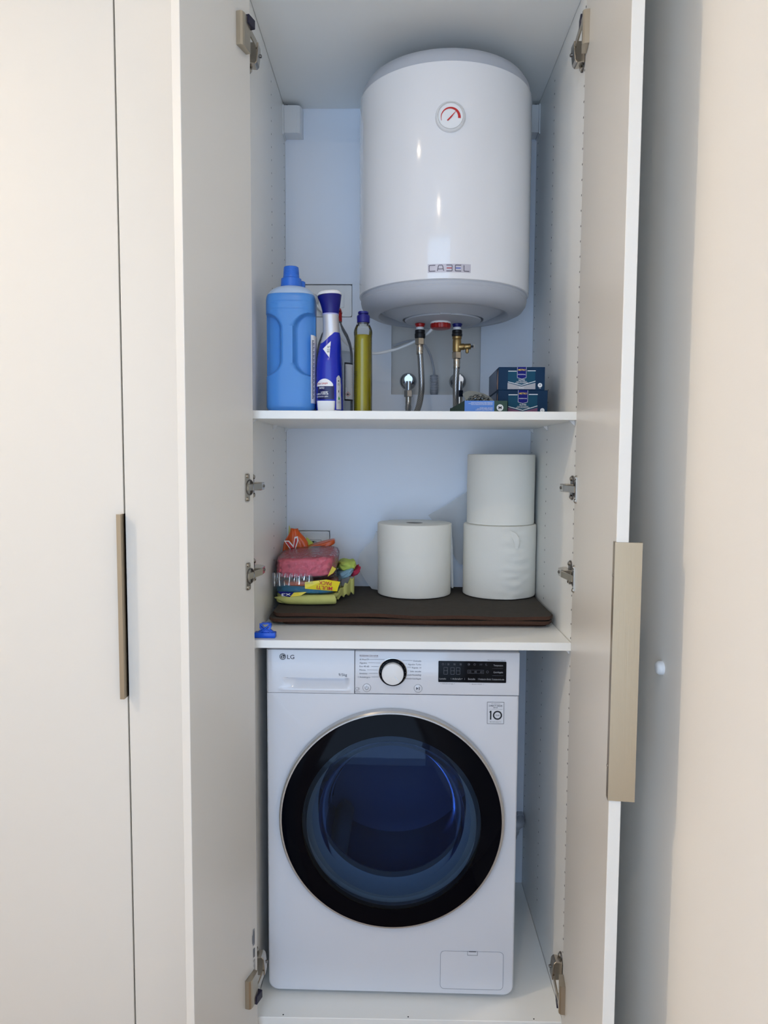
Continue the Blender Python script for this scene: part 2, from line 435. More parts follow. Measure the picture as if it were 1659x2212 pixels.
for zt in (SH1, SH2):
    sh = part('shelf', -W2 + 0.0012, W2 - 0.0012, -0.006, YB - 0.001, zt - 0.018, zt, bev=0.0008)
    for s in (-1, 1):
        for y in (0.018, 0.304, 0.500):
            bm = BM()
            x = s * (W2 - 0.0005)
            prism(bm, [(x, 0), (x - s * 0.011, 0), (x - s * 0.008, -0.004), (x, -0.012)], (0, y - 0.006, zt - 0.0182), (1, 0, 0), (0, 0, 1), (0, 1, 0), 0, 0.012)
            add('shelf_support', bm, WHITEP, sh)

# ---- doors
TH = 0.018
def make_door(name, H, F, inner, parent, z0=-0.02, z1=2.31):
    """H and F are the inner corners at the hinge side and at the free side"""
    H, F = Vector((*H, 0)), Vector((*F, 0)); d = (F - H).normalized(); n = Vector(inner)
    L = (F - H).length
    bm = BM(); obox(bm, H, d, -n, (0, 0, 1), (0, L), (0, TH), (z0, z1), 0.0012, 2)
    return add(name, bm, FRONT, parent), d
def unit(v): return Vector(v).normalized()
HL, FL = (-0.3410, -0.0450), (-0.4177, -0.2800)
HR, FR = (0.3457, -0.0450), (0.2867, -0.5400)
dL = unit((FL[0] - HL[0], FL[1] - HL[1], 0)); nL = Vector((-dL.y, dL.x, 0))
dR = unit((FR[0] - HR[0], FR[1] - HR[1], 0)); nR = Vector((dR.y, -dR.x, 0))
door_n, _ = make_door('door', HL, FL, nL, WX); door_n['label'] = 'narrow white door swung wide open'
door_w, _ = make_door('door', HR, FR, nR, WX); door_w['label'] = 'broad white door standing open by the wall'
Z = Vector((0, 0, 1))
def make_handle(F, d, n, z0, z1, parent):
    bm = BM(); F = Vector((*F, 0))
    prof = [(0.0, 0.0), (-0.014, 0.0), (-0.014, 0.0018), (0.0022, 0.0018), (0.0022, -0.0370), (-0.0070, -0.0370), (-0.0070, -0.0340), (0.0, -0.0340)]
    prism(bm, prof, F, d, n, Z, z0, z1)
    h = add('handle', bm, BRASSH, parent); h['label'] = 'brushed champagne metal edge pull'
    for z in (z1 - 0.05, z0 + 0.05):
        bm = BM(); olathe(bm, [(0.003, 0.0), (0.003, 0.0022), (0.0015, 0.0032)], F + d * -0.008 + Z * z, n, 12); add('screw', bm, NICKEL, parent)
    return h
make_handle(FR, dR, nR, 0.780, 1.169, door_w)
# printed care sticker on the narrow door
def on_door(H, d, n, off): 
    H = Vector((*H, 0)); return lambda t, z: H + d * t + n * off + Z * z
P = Print(on_door(HL, dL, nL, 0.0006))
P.rect(0.012, 0.020, 0.205, 0.243); P.done('sticker', GREYINK, door_n)
P = Print(on_door(HL, dL, nL, 0.0011))
for k in range(9): P.rect(0.0135, 0.0175, 0.211 + k * 0.0031, 0.2128 + k * 0.0031)
for k in range(6): P.rect(0.012, 0.020, 0.178 + k * 0.0035, 0.180 + k * 0.0035)
P.rect(0.022, 0.0235, 0.212, 0.232)
for k in range(12): P.rect(0.011, 0.0165 + 0.004 * ((k * 7) % 3) / 2, 0.132 + k * 0.0034, 0.1331 + k * 0.0034)
P.done('sticker_print', INK, door_n)

# ---- hinges
def hinge(H, d, n, s, z, kind):
    """s = -1 for the panel at -X, 1 for the panel at +X; kind 0 plain, 1 with damper cover upwards, -1 downwards"""
    H3 = Vector((*H, 0)); q = kind if kind else -1
    fwd = Vector((0, 1, 0)); inw = Vector((-s, 0, 0)); Pn = Vector((s * W2, 0, 0))
    bz = z - (0.020 * kind)
    # arm body on the side panel
    bm = BM()
    if kind:
        prism(bm, [(0.002, -0.036), (0.018, -0.038), (0.0225, -0.033), (0.0255, -0.004), (0.0255, 0.006), (0.003, 0.006)], Pn + Z * z, inw, Z * kind, fwd, -0.004, 0.024)
    else:
        prism(bm, [(0.003, -0.010), (0.023, -0.010), (0.026, 0.0), (0.026, 0.030), (0.012, 0.046), (0.003, 0.046)], Pn + Z * z, inw, fwd, Z, -0.0085, 0.0085)
    bmesh.ops.bevel(bm, geom=list(bm.edges), offset=0.0012, segments=1, affect='EDGES')
    hg = add('hinge', bm, NICKEL, WX)
    # mounting plate with its two screws
    bm = BM(); cz = bz if kind else z
    pr = arc(0.018, 0.017, 0.010, 0, 180, 8) + arc(0.018, -0.017, 0.010, 180, 360, 8)
    prism(bm, pr, Pn + Z * cz, fwd, Z, inw, 0.0002, 0.0035)
    add('mounting_plate', bm, STEELD, hg)
    for dz in (-0.020, 0.020):
        bm = BM(); olathe(bm, [(0.0048, 0.0033), (0.0048, 0.006), (0.0028, 0.0075)], Pn + fwd * 0.018 + Z * (cz + dz), inw, 12); add('screw', bm, NICKEL, hg, smooth=40)
    bm = BM(); olathe(bm, [(0.0035, 0.0), (0.0035, 0.003), (0.002, 0.0042)], Pn + inw * (0.024) + fwd * 0.022 + Z * (z - 0.010 * kind), inw, 10); add('screw', bm, STEELD, hg)
    # arm from the cup to the body
    A = (H3 + d * 0.045 + n * 0.0115) if kind else (H3 + d * 0.030 + n * 0.0028); B = Pn + inw * (0.0215 if kind else 0.0262) + fwd * -0.006
    bm = BM(); D = (B - A); Ln = D.length; D.normalize(); Nn = D.cross(Z)
    obox(bm, A, D, Nn, Z, (0, Ln), (-0.0018, 0.0018), (z - 0.007, z + 0.007), 0.0006, 1); add('hinge_arm', bm, CHAMP, hg)
    if kind:   # tall sheet-metal cover of the damper
        bm = BM()
        za, zb = sorted((z - 0.050 * kind, z + 0.014 * kind))
        pr = [(0.016, 0.0), (0.016, 0.010), (0.045, 0.0135), (0.051, 0.0125), (0.0545, 0.009), (0.055, 0.0)]
        prism(bm, pr, H3, d, n, Z, za, zb); add('damper_cover', bm, CHAMP, hg)
        bm = BM(); obox(bm, H3, d, n, Z, (0.004, 0.030), (0.004, 0.015), tuple(sorted((z + 0.002 * kind, z + 0.020 * kind))), 0.001, 1); add('damper', bm, NAVYP, hg)
        bm = BM(); olathe(bm, [(0.0045, 0.0), (0.0045, 0.006), (0.003, 0.0075)], H3 + d * 0.012 + Z * (z - 0.006 * kind), n, 12); add('screw', bm, NICKEL, hg, smooth=40)
    else:
        bm = BM(); pr = rrect(0.0195, 0.0370, -0.0295, 0.0295, 0.005, 5)
        prism(bm, pr, H3 + Z * z, d, Z, n, 0.0002, 0.0024)
        add('hinge_cup_flange', bm, NICKEL, hg)
        bm = BM(); olathe(bm, [(0.017, 0.0003), (0.017, 0.0030), (0.0145, 0.0036), (0.0135, 0.0012)], H3 + d * 0.020 + Z * z, n, 24); add('hinge_cup', bm, STEELD, hg, smooth=40)
        for dz in (-0.024, 0.024):
            bm = BM(); olathe(bm, [(0.0042, 0.002), (0.0042, 0.0038), (0.0025, 0.005)], H3 + d * 0.0285 + Z * (z + dz), n, 12); add('screw', bm, NICKEL, hg, smooth=40)
for z, k in ((2.157, 1), (1.226, 0), (1.037, 0), (0.098, -1)):
    hinge(HL, dL, nL, -1, z, k); hinge(HR, dR, nR, 1, z, k)

# ================================================================= the closed wardrobe beside it
WN = thing('wardrobe', 'closed white wardrobe with one champagne metal edge pull', 'wardrobe', (-0.75, 0.25, FLOOR_Z))
XA, XB, XG = -0.3762, -1.1262, -0.6150
bm = BM(); box(bm, XB, XA - 0.0004, YF, WALL_F - 0.002, FLOOR_Z, 2.2933); add('carcass', bm, LAM, WN)
bm = BM(); box(bm, XG + 0.0016, XA - 0.0012, YF - 0.003 - TH, YF - 0.003, -0.02, 2.31, 0.0012, 2); add('door', bm, FRONT, WN)
bm = BM(); box(bm, XB, XG - 0.0016, YF - 0.003 - TH, YF - 0.003, -0.02, 2.31, 0.0012, 2); dn = add('door', bm, FRONT, WN)
make_handle((XG - 0.0016 - 0.0022, YF - 0.003), Vector((1, 0, 0)), Vector((0, 1, 0)), 0.769, 1.168, dn)

# ================================================================= water heater
HX, HY, HRD = 0.0835, 0.315, 0.2165
HT = thing('water_heater', 'large white cylindrical electric water heater with a round dial', 'water heater', (HX, HY, 1.64))
def heat(name, prof, m, parent=HT, n=128, smooth=35, **k):
    bm = BM(); lathe(bm, prof, (HX, HY, 0), n=n, **k); return add(name, bm, m, parent, smooth=smooth)
heat('tank', [(HRD - 0.004, 1.699), (HRD - 0.0005, 1.7005), (HRD, 1.704), (HRD, 2.174), (HRD - 0.001, 2.1775), (HRD - 0.004, 2.179)], ENAMEL)
heat('top_cap', [(HRD - 0.005, 2.176), (HRD - 0.005, 2.186), (HRD - 0.007, 2.199), (HRD - 0.016, 2.213), (HRD - 0.045, 2.228), (0.09, 2.239), (0.03, 2.242)], GREYPL)
heat('bottom_cap', [(HRD - 0.006, 1.7005), (HRD - 0.0045, 1.698), (HRD - 0.0045, 1.691), (HRD - 0.0055, 1.6895), (HRD - 0.0055, 1.688), (HRD - 0.0045, 1.6865), (HRD - 0.007, 1.676), (HRD - 0.016, 1.663), (HRD - 0.034, 1.6545),
                    (0.172, 1.6525), (0.167, 1.6535), (0.1635, 1.658), (0.161, 1.667), (0.1545, 1.668), (0.150, 1.664), (0.125, 1.652), (0.1055, 1.6445), (0.1035, 1.646), (0.1030, 1.655), (0.0970, 1.655)], GREYPL)
cov = heat('service_cover', [(0.0985, 1.653), (0.0985, 1.6445), (0.0965, 1.642), (0.060, 1.6375), (0.02, 1.636)], GREYPL)
bm = BM(); box(bm, HX - 0.014, HX + 0.014, HY - 0.1025, HY - 0.093, 1.6425, 1.6520, 0.001, 1); add('cover_tab', bm, GREYPL, cov)
bm = BM(); lathe(bm, [(0.0265, 1.640), (0.0265, 1.6335), (0.0255, 1.6325)], (HX - 0.007, HY - 0.02, 0), n=32); add('knob_collar', bm, WHITEP, HT, smooth=40)
bm = BM()
rr = []
for h, r in ((1.6330, 0.0255), (1.6260, 0.0260), (1.6215, 0.0245), (1.6200, 0.020)):
    rr.append([(HX - 0.007 + r * (1 + 0.018 * math.cos(14 * 2 * math.pi * i / 84)) * math.cos(2 * math.pi * i / 84), HY - 0.02 + r * (1 + 0.018 * math.cos(14 * 2 * math.pi * i / 84)) * math.sin(2 * math.pi * i / 84), h) for i in range(84)])
loft(bm, rr); kb = add('thermostat_knob', bm, REDP, HT, smooth=50); kb['label'] = 'red temperature knob'
XH, XC = 0.0245, 0.1205
for x, m, nm in ((XH, REDP, 'hot_collar'), (XC, BLUEP, 'cold_collar')):
    bm = BM(); lathe(bm, [(0.0105, 1.6375), (0.0130, 1.6365), (0.0133, 1.6350), (0.0105, 1.6285), (0.0098, 1.6275)], (x, HY, 0), n=28); add(nm, bm, m, HT, smooth=50)
    bm = BM(); lathe(bm, [(0.0100, 1.628), (0.0100, 1.6195), (0.0080, 1.6195)], (x, HY, 0), n=24); add('pipe_stub', bm, WHITEP, HT, smooth=40)
for x in (HX - 0.09, HX + 0.09):
    bm = BM(); box(bm, x - 0.02, x + 0.02, HY + 0.185, YB - 0.0005, 2.02, 2.10); add('wall_bracket', bm, GREYPL, HT)
# round dial
GX, GZ = 0.0815, 2.0548
GY = HY - HRD
def dprof(pr): return [(r, GY + y) for r, y in pr]
bm = BM(); lathe(bm, dprof([(0.0335, 0.004), (0.0335, -0.004), (0.0310, -0.0075), (0.0285, -0.0085), (0.0275, -0.0078), (0.0275, -0.006)]), (GX, 0, GZ), 'Y', 64); gb = add('dial_housing', bm, WHITEP, HT, smooth=40)
bm = BM(); lathe(bm, dprof([(0.0290, -0.0060), (0.0290, -0.0092), (0.0279, -0.0092), (0.0279, -0.006)]), (GX, 0, GZ), 'Y', 64, cap0=False, cap1=False); add('dial_bezel', bm, SILVER, gb, smooth=40)
P = Print(front(GY - 0.0066)); P.disc(GX, GZ, 0.0278, 48); P.done('dial_face', WHITEINK, gb)
P = Print(front(GY - 0.0072))
n = 36
for k in range(n):
    def pt(a_, side):
        t = a_ / n; ang = math.radians(200 - 205 * t); w = 0.0008 + 0.0055 * t
        r = 0.0205 + (w * 0.5 if side else -w * 0.5); return (GX + r * math.cos(ang) - 0.0005, GZ - 0.003 + r * math.sin(ang))
    P.poly([pt(k, 0), pt(k, 1), pt(k + 1, 1), pt(k + 1, 0)])
P.done('dial_scale', REDINK, gb)
P = Print(front(GY - 0.0079))
P.poly([(GX - 0.0080, GZ - 0.0095), (GX - 0.0058, GZ - 0.0112), (GX + 0.0016, GZ - 0.0042), (GX + 0.0150, GZ + 0.0135), (GX - 0.0000, GZ - 0.0012)])
P.done('dial_needle', REDINK, gb)
# name badge, wrapped on the tank
def tank_pt(off):
    return lambda x, z: Vector((x, HY - math.sqrt((HRD + off) ** 2 - (x - HX) ** 2), z))
P = Print(tank_pt(0.0006)); P.grid(0.0343, 0.1325, 1.7135, 1.7325, 16, 1); bd = P.done('name_badge', mat('badge_silver', (196, 193, 203), 0.35, metal=0.1), HT)
P = Print(tank_pt(0.0011)); W_ = 0.0017
def stroke(pts):
    for a, b in zip(pts, pts[1:]):
        P.line(*a, *b, W_)
z0, z1, zm = 1.7165, 1.7295, 1.7230
stroke([(0.0515, z1), (0.0375, z1), (0.0375, z0), (0.0515, z0)])
stroke([(0.0560, z0), (0.0585, z1 - 0.001), (0.0600, z1), (0.0665, z1), (0.0680, z1 - 0.001), (0.0705, z0)]); stroke([(0.0580, zm - 0.002), (0.0690, zm - 0.002)])
stroke([(0.0765, z1), (0.0895, z1), (0.0895, z0), (0.0765, z0)])
stroke([(0.1105, z1), (0.0970, z1), (0.0970, z0), (0.1105, z0)])
stroke([(0.1170, z1), (0.1170, z0), (0.1295, z0)])
P.done('badge_letters', mat('badge_grey', (96, 92, 104), 0.4), bd)
P = Print(tank_pt(0.0012)); P.rect(0.0770, 0.0890, zm - 0.0009, zm + 0.0009); P.done('badge_red_bar', REDINK, bd)
P = Print(tank_pt(0.0012)); P.rect(0.0978, 0.1095, zm - 0.0009, zm + 0.0009); P.done('badge_blue_bar', BLUEINK, bd)

# ---- fittings and hoses below the heater
def hexnut(bm, c, r, z0, z1):
    loft(bm, [[(c[0] + r * k * math.cos(math.radians(a)), c[1] + r * k * math.sin(math.radians(a)), z) for a in range(15, 375, 60)] for z, k in ((z0, 0.93), (z0 + 0.001, 1), (z1 - 0.001, 1), (z1, 0.93))])
    return bm
def braided_hose(label, path, nuts, group):
    bm = BM(); tube(bm, spline(path, 14), 0.0080, 24, uv=True)
    h = tag(add('flexible_hose', bm, BRAID, smooth=60), label, 'hose', group)
    return h
VY = 0.505
hl = braided_hose('braided steel hose hanging from the red collar of the heater', [(XH, HY, 1.592), (XH + 0.0005, HY, 1.565), (0.0285, HY + 0.004, 1.515), (0.0300, HY + 0.010, 1.470), (0.0250, HY + 0.030, 1.432), (0.0150, HY + 0.065, 1.4055), (0.0045, HY + 0.105, 1.4015), (-0.0010, HY + 0.145, 1.411), (-0.0020, VY - 0.030, 1.435), (-0.0015, VY - 0.026, 1.462)], None, 'braided hoses under the heater')
hr = braided_hose('braided steel hose hanging from the brass safety valve', [(XC, HY, 1.548), (XC - 0.0005, HY, 1.520), (XC - 0.0015, HY + 0.003, 1.480), (XC, HY + 0.012, 1.440), (0.1235, HY + 0.040, 1.4085), (0.1295, HY + 0.085, 1.4005), (0.1370, HY + 0.135, 1.411), (0.1425, VY - 0.030, 1.435), (0.1427, VY - 0.026, 1.462)], None, 'braided hoses under the heater')
for h, x, zt in ((hl, XH, 1.592), (hr, XC, 1.5565)):
    bm = BM(); lathe(bm, [(0.0085, zt - 0.034), (0.0092, zt - 0.032), (0.0092, zt - 0.026), (0.0085, zt - 0.024), (0.0092, zt - 0.021), (0.0092, zt - 0.013), (0.0085, zt - 0.011), (0.0085, zt)], (x, HY, 0), n=20); add('crimp_sleeve', bm, NICKEL, h, smooth=40)
    bm = BM(); hexnut(bm, (x, HY), 0.0128, zt - 0.009, zt + 0.008); add('hose_nut', bm, NICKEL, h)
    xv = -0.0015 if x < 0.1 else 0.1427
    bm = BM(); lathe(bm, [(0.0085, 1.426), (0.0092, 1.428), (0.0092, 1.436), (0.0085, 1.438), (0.0085, 1.462)], (xv, VY - 0.027, 0), n=20); add('crimp_sleeve', bm, NICKEL, h, smooth=40)
for x, zt, zb, lab in ((XH, 1.6207, 1.595, 'black insulating sleeve above the braided hose at the red collar'), (XC, 1.6207, 1.600, 'black insulating sleeve above the brass safety valve')):
    bm = BM()
    lathe(bm, [(0.0120, zt), (0.0130, zt - 0.001), (0.0130, zt - 0.008), (0.0124, zt - 0.0085), (0.0138, zt - 0.010), (0.0138, zb + 0.006), (0.0120, zb + 0.004)], (x, HY, 0), n=24)
    tag(add('insulating_sleeve', bm, BLACKP, smooth=40), lab, 'pipe sleeve', 'black sleeves on the heater pipes')
SV = thing('safety_valve', 'yellow brass safety valve with a side outlet under the heater', 'valve', (XC, HY, 1.555))
bm = BM(); lathe(bm, [(0.0085, 1.604), (0.0122, 1.604), (0.0122, 1.5985), (0.0104, 1.597), (0.0112, 1.592), (0.0114, 1.570), (0.0098, 1.5655), (0.0098, 1.5640)], (XC, HY, 0), n=28); add('valve_body', bm, BRASS, SV, smooth=40)
bm = BM(); olathe(bm, [(0.0085, 0.0), (0.0085, 0.014), (0.0070, 0.016), (0.0075, 0.018), (0.0075, 0.030), (0.006, 0.032)], (XC + 0.004, HY - 0.002, 1.5775), (1, -0.18, 0.02), 20); add('side_outlet', bm, BRASS, SV, smooth=40)
bm = BM(); olathe(bm, [(0.0042, 0.0), (0.0042, 0.008), (0.003, 0.010)], (XC + 0.026, HY - 0.006, 1.571), (0, -0.1, -1), 12); add('drain_nipple', bm, BRASS, SV, smooth=40)
bm = BM(); olathe(bm, [(0.0028, 0.0), (0.0028, 0.007)], (XC + 0.0355, HY - 0.0075, 1.578), (1, -0.18, 0.02), 12); add('lever_pin', bm, BLACKP, SV)
bm = BM(); loft(bm, [[(XC + 0.0410, HY - 0.010 + a, 1.574 + b) for a, b in ((0, 0), (0.003, 0), (0.003, 0.007), (0, 0.007))], [(XC + 0.0440, HY - 0.009 + a, 1.572 + b) for a, b in ((0, 0), (0.003, 0), (0.003, 0.013), (0, 0.013))]]); add('lever', bm, CHROME, SV)
# chrome angle valves on the wall
for x, lab in ((-0.0015, 'chrome angle valve on the wall under the red collar side'), (0.1427, 'chrome angle valve on the wall behind the brass valve hose')):
    AV = thing('angle_valve', lab, 'valve', (x, VY + 0.04, 1.5128), 'chrome angle valves')
    bm = BM(); olathe(bm, [(0.0245, 0.0), (0.0245, 0.004), (0.021, 0.012), (0.0150, 0.0165), (0.012, 0.0175)], (x, WALL_F, 1.5128), (0, -1, 0), 40); add('rosette', bm, CHROME, AV, smooth=40)
    bm = BM(); olathe(bm, [(0.012, 0.0), (0.0125, 0.030), (0.0115, 0.034)], (x, WALL_F - 0.016, 1.5128), (0, -1, 0), 28); add('valve_body', bm, CHROME, AV, smooth=40)
    bm = BM(); olathe(bm, [(0.0125, 0.0), (0.0138, 0.003), (0.0138, 0.013), (0.0115, 0.017)], (x, WALL_F - 0.049, 1.5128), (0, -1, 0), 28); tp = add('tap_handle', bm, CHROME, AV, smooth=40)
    bm = BM(); prism(bm, [(-0.0035, -0.013), (0.0035, -0.013), (0.0025, 0.0), (0.0035, 0.013), (-0.0035, 0.013), (-0.0025, 0.0)], (x, WALL_F - 0.0655, 1.5128), (1, 0, 0), (0, 0, 1), (0, -1, 0), 0, 0.006); add('tap_lever', bm, CHROME, tp)
    bm = BM(); hexnut(bm, (x, VY - 0.027), 0.0125, 1.462, 1.481); add('outlet_nut', bm, CHROME, AV)
    bm = BM(); lathe(bm, [(0.009, 1.480), (0.009, 1.506)], (x, VY - 0.027, 0), n=20); add('outlet', bm, CHROME, AV, smooth=40)
    bm = BM(); olathe(bm, [(0.009, 0.0), (0.009, 0.022)], (x, VY - 0.010, 1.505), (0, -1, 0), 20); add('outlet_arm', bm, CHROME, AV, smooth=40)
# mains cable of the heater and the corrugated conduit in the wall
bm = BM(); tube(bm, spline([(0.060, HY - 0.005, 1.6345), (0.050, HY + 0.005, 1.618), (0.0225, HY + 0.040, 1.604), (-0.010, HY + 0.055, 1.590), (-0.050, HY + 0.060, 1.577), (-0.105, HY + 0.070, 1.571), (-0.170, HY + 0.110, 1.600), (-0.235, HY + 0.185, 1.690), (-0.2820, 0.520, 1.742)], 8), 0.0038, 12)
tag(add('power_cable', bm, WHITEP, smooth=60), 'white mains cable running from the heater to the wall socket', 'cable')
bm = BM(); pts = spline([(0.0745, WALL_F + 0.004, 1.478), (0.0735, WALL_F - 0.018, 1.490), (0.0728, WALL_F - 0.030, 1.512), (0.0725, WALL_F - 0.030, 1.528)], 12)
tube(bm, pts, lambda t: 0.0105 + 0.0012 * math.sin(t * 60), 20)
CDT = tag(add('conduit', bm, mat('grey_conduit_plastic', (168, 172, 180), 0.5), smooth=60), 'grey corrugated conduit stub sticking out of the wall', 'conduit')
bm = BM(); olathe(bm, [(0.0092, 0.0), (0.0092, 0.0006)], (0.0725, WALL_F - 0.030, 1.5278), (0, 0, 1), 20); add('conduit_mouth', bm, BLACKP, CDT)
bm = BM(); tube(bm, spline([(0.0725, WALL_F - 0.030, 1.520), (0.0705, WALL_F - 0.040, 1.545), (0.058, WALL_F - 0.060, 1.585), (0.035, WALL_F - 0.080, 1.612), (0.000, WALL_F - 0.060, 1.620), (-0.045, WALL_F - 0.020, 1.612)], 8), 0.0033, 10)
tag(add('thin_cable', bm, GREYPL, smooth=60), 'thin pale grey cable curving out of the conduit stub', 'cable')

# ---- wall sockets in the back panel cut-outs
def rr_prism(bm, x0, x1, z0, z1, r, y0, y1):
    return prism(bm, rrect(x0, x1, z0, z1, r), (0, 0, 0), (1, 0, 0), (0, 0, 1), (0, 1, 0), y0, y1)
S1 = thing('wall_socket', 'white double wall socket plate behind the spray bottle', 'wall socket', (-0.2425, WALL_F, 1.695), 'wall sockets')
bm = BM(); rr_prism(bm, -0.319, -0.1665, 1.697, 1.786, 0.005, WALL_F - 0.010, WALL_F - 0.0003); add('cover_plate', bm, WHITEP, S1)
bm = BM(); rr_prism(bm, -0.216, -0.1885, 1.7225, 1.7645, 0.002, WALL_F - 0.0125, WALL_F - 0.0095); add('rocker', bm, WHITEP, S1)
bm = BM(); rr_prism(bm, -0.311, -0.2545, 1.714, 1.770, 0.002, WALL_F - 0.0115, WALL_F - 0.0095); add('socket_insert', bm, WHITEP, S1)
bm = BM(); lathe(bm, [(0.0215, WALL_F - 0.0115), (0.0215, WALL_F - 0.0135), (0.0195, WALL_F - 0.0135), (0.0195, WALL_F - 0.0115)], (-0.2825, 0, 1.742), 'Y', 40, cap0=False, cap1=False); add('socket_ring', bm, GREYPL, S1)
bm = BM(); olathe(bm, [(0.0185, 0.0), (0.0185, 0.022), (0.013, 0.030), (0.006, 0.034)], (-0.2825, WALL_F - 0.0118, 1.742), (0, -1, 0), 28)
tag(add('mains_plug', bm, WHITEP, smooth=40), 'white round plug pushed into the double wall socket', 'plug')
S2 = thing('wall_socket', 'white wall socket plate with one round earthed outlet above the cloths', 'wall socket', (-0.2765, WALL_F, 0.98), 'wall sockets')
bm = BM(); rr_prism(bm, -0.3215, -0.2315, 0.983, 1.0725, 0.006, WALL_F - 0.010, WALL_F - 0.0003); pl2 = add('cover_plate', bm, WHITEP, S2)
bm = BM(); rr_prism(bm, -0.3150, -0.2375, 0.989, 1.066, 0.004, WALL_F - 0.0125, WALL_F - 0.0095); add('cover_frame', bm, WHITEP, S2)
bm = BM(); rr_prism(bm, -0.3022, -0.2552, 1.000, 1.0470, 0.001, WALL_F - 0.0135, WALL_F - 0.0120); add('outlet_insert', bm, WHITEP, S2)
P = Print(front(WALL_F - 0.0137)); P.frame(-0.3027, -0.2547, 0.9995, 1.0475, 0.0009); P.ring(-0.2787, 1.0235, 0.0195, 0.0203, 40, 20, 160); P.done('outlet_outline', INK, S2)
bm = BM(); lathe(bm, [(0.0195, WALL_F - 0.0138), (0.0190, WALL_F - 0.0122)], (-0.2787, 0, 1.0235), 'Y', 40); add('outlet_well', bm, GREYPL, S2)
for x in (-0.0095, 0.0095):
    bm = BM(); lathe(bm, [(0.0028, WALL_F - 0.0142), (0.0028, WALL_F - 0.013)], (-0.2787 + x, 0, 1.0265), 'Y', 14); add('pin_hole', bm, BLACKP, S2)
bm = BM(); box(bm, -0.2812, -0.2762, WALL_F - 0.0145, WALL_F - 0.0125, 1.0395, 1.0425); add('earth_clip', bm, DARK, S2)

# ================================================================= things on the upper shelf
def sell(c, a, b, z, e, n=56):
    """superellipse ring in the XY plane"""
    out = []
    for i in range(n):
        t = 2 * math.pi * i / n; ct, st = math.cos(t), math.sin(t)
        out.append((c[0] + a * math.copysign(abs(ct) ** (2 / e), ct), c[1] + b * math.copysign(abs(st) ** (2 / e), st), z))
    return out
# -- big blue bottle
JX, JY, J0 = -0.2760, 0.085, SH1
JUG = thing('detergent_bottle', 'tall translucent blue detergent bottle with moulded grip and blue cap', 'bottle', (JX, JY, J0))
JBLUE = mat('blue_liquid_bottle', (78, 140, 208), 0.28, sss=0.25, spec=0.45)
JPALE = mat('pale_blue_plastic', (176, 196, 222), 0.3, sss=0.3)
JCAP = mat('bright_blue_cap', (44, 108, 204), 0.35)
def jug_w(z):   # half width, half depth
    t = max(0.0, min(1.0, (z - 0.247) / 0.036)); k = math.sqrt(max(0.0, 1 - t ** 2.2)); bot = 1 - 0.10 * (1 - sm(0.0, 0.012, z))
    w = 0.0235 + 0.0325 * k; d = 0.0230 + 0.0230 * k
    return w * bot, d * bot
def jug_pt(i, n, z):
    a, b = jug_w(z); t = 2 * math.pi * i / n; ct, st = math.cos(t), math.sin(t); e = 3.4 - 1.4 * sm(0.255, 0.283, z)
    x = a * math.copysign(abs(ct) ** (2 / e), ct); y = b * math.copysign(abs(st) ** (2 / e), st)
    if z < 0.256:
        # grip: two pressed panels beside a standing post, closed by a smooth shoulder
        ax = abs(x + 0.004); tu, td = max(0, min(1, (z - 0.184) / 0.036)), max(0, min(1, (0.116 - z) / 0.036)); post = 0.0128 + 0.042 * (1 - math.sqrt(1 - tu * tu)) + 0.042 * (1 - math.sqrt(1 - td * td))
        depth = 0.019 * sm(post - 0.001, post + 0.0075, ax) * sm(0.076, 0.086, z) * sm(0.224, 0.214, z) * sm(0.05, 0.75, abs(y) / b)
        if st < 0: y += depth
        else: y -= depth
        # two moulded bands under the shoulder
        for zb in (0.243, 0.226):
            g = math.exp(-((z - zb) / 0.0022) ** 2) * sm(0.047, 0.040, abs(x))
            if st < 0: y -= 0.0012 * g
    return (JX + x, JY + y, J0 + z)
N = 168
zs = [0.0, 0.003, 0.008] + [0.012 + 0.0016 * k for k in range(0, 157)]
zs = [z for z in zs if z <= 0.2625] + [0.2625]
bm = BM(); loft(bm, [[jug_pt(i, N, z) for i in range(N)] for z in zs]); add('bottle_body', bm, JBLUE, JUG, smooth=60)
zs = [0.2627 + 0.0200 * k / 12 for k in range(13)]
bm = BM(); loft(bm, [[jug_pt(i, N, z) for i in range(N)] for z in zs]); add('bottle_shoulder', bm, JPALE, JUG, smooth=60)
bm = BM(); pr = [(0.0236, 0.2800), (0.0240, 0.2815), (0.0228, 0.3020), (0.0185, 0.3040), (0.0183, 0.3060)]
for k in range(6): pr += [(0.0182 - 0.0002 * k, 0.3095 + k * 0.0030), (0.0175 - 0.0002 * k, 0.3110 + k * 0.0030)]
pr += [(0.0168, 0.3275), (0.0155, 0.3288)]
lathe(bm, pr, (JX - 0.0005, JY, J0), n=48); jc = add('cap', bm, JCAP, JUG, smooth=40)
bm = BM(); lathe(bm, [(0.012, 0.2795), (0.012, 0.2990), (0.010, 0.3005)], (JX + 0.0175, JY + 0.016, J0), n=28); add('pouring_cup', bm, JCAP, JUG, smooth=40)
def jug_side(off):
    def f(y, z):   # on the +X side of the body
        a, b = jug_w(z); return Vector((JX + a * (1 - min(1, abs(y / b)) ** 3.4) ** (1 / 3.4) + off, JY + y, J0 + z))
    return f
P = Print(jug_side(0.0006)); P.grid(-0.036, 0.036, 0.020, 0.172, 10, 10); lb = P.done('back_label', WHITEINK, JUG)
P = Print(jug_side(0.0011))
for k in range(44): P.rect(-0.034, -0.030 + 0.002 * (k % 3), 0.030 + k * 0.0030, 0.0315 + k * 0.0030)
P.done('label_print', INK, lb)

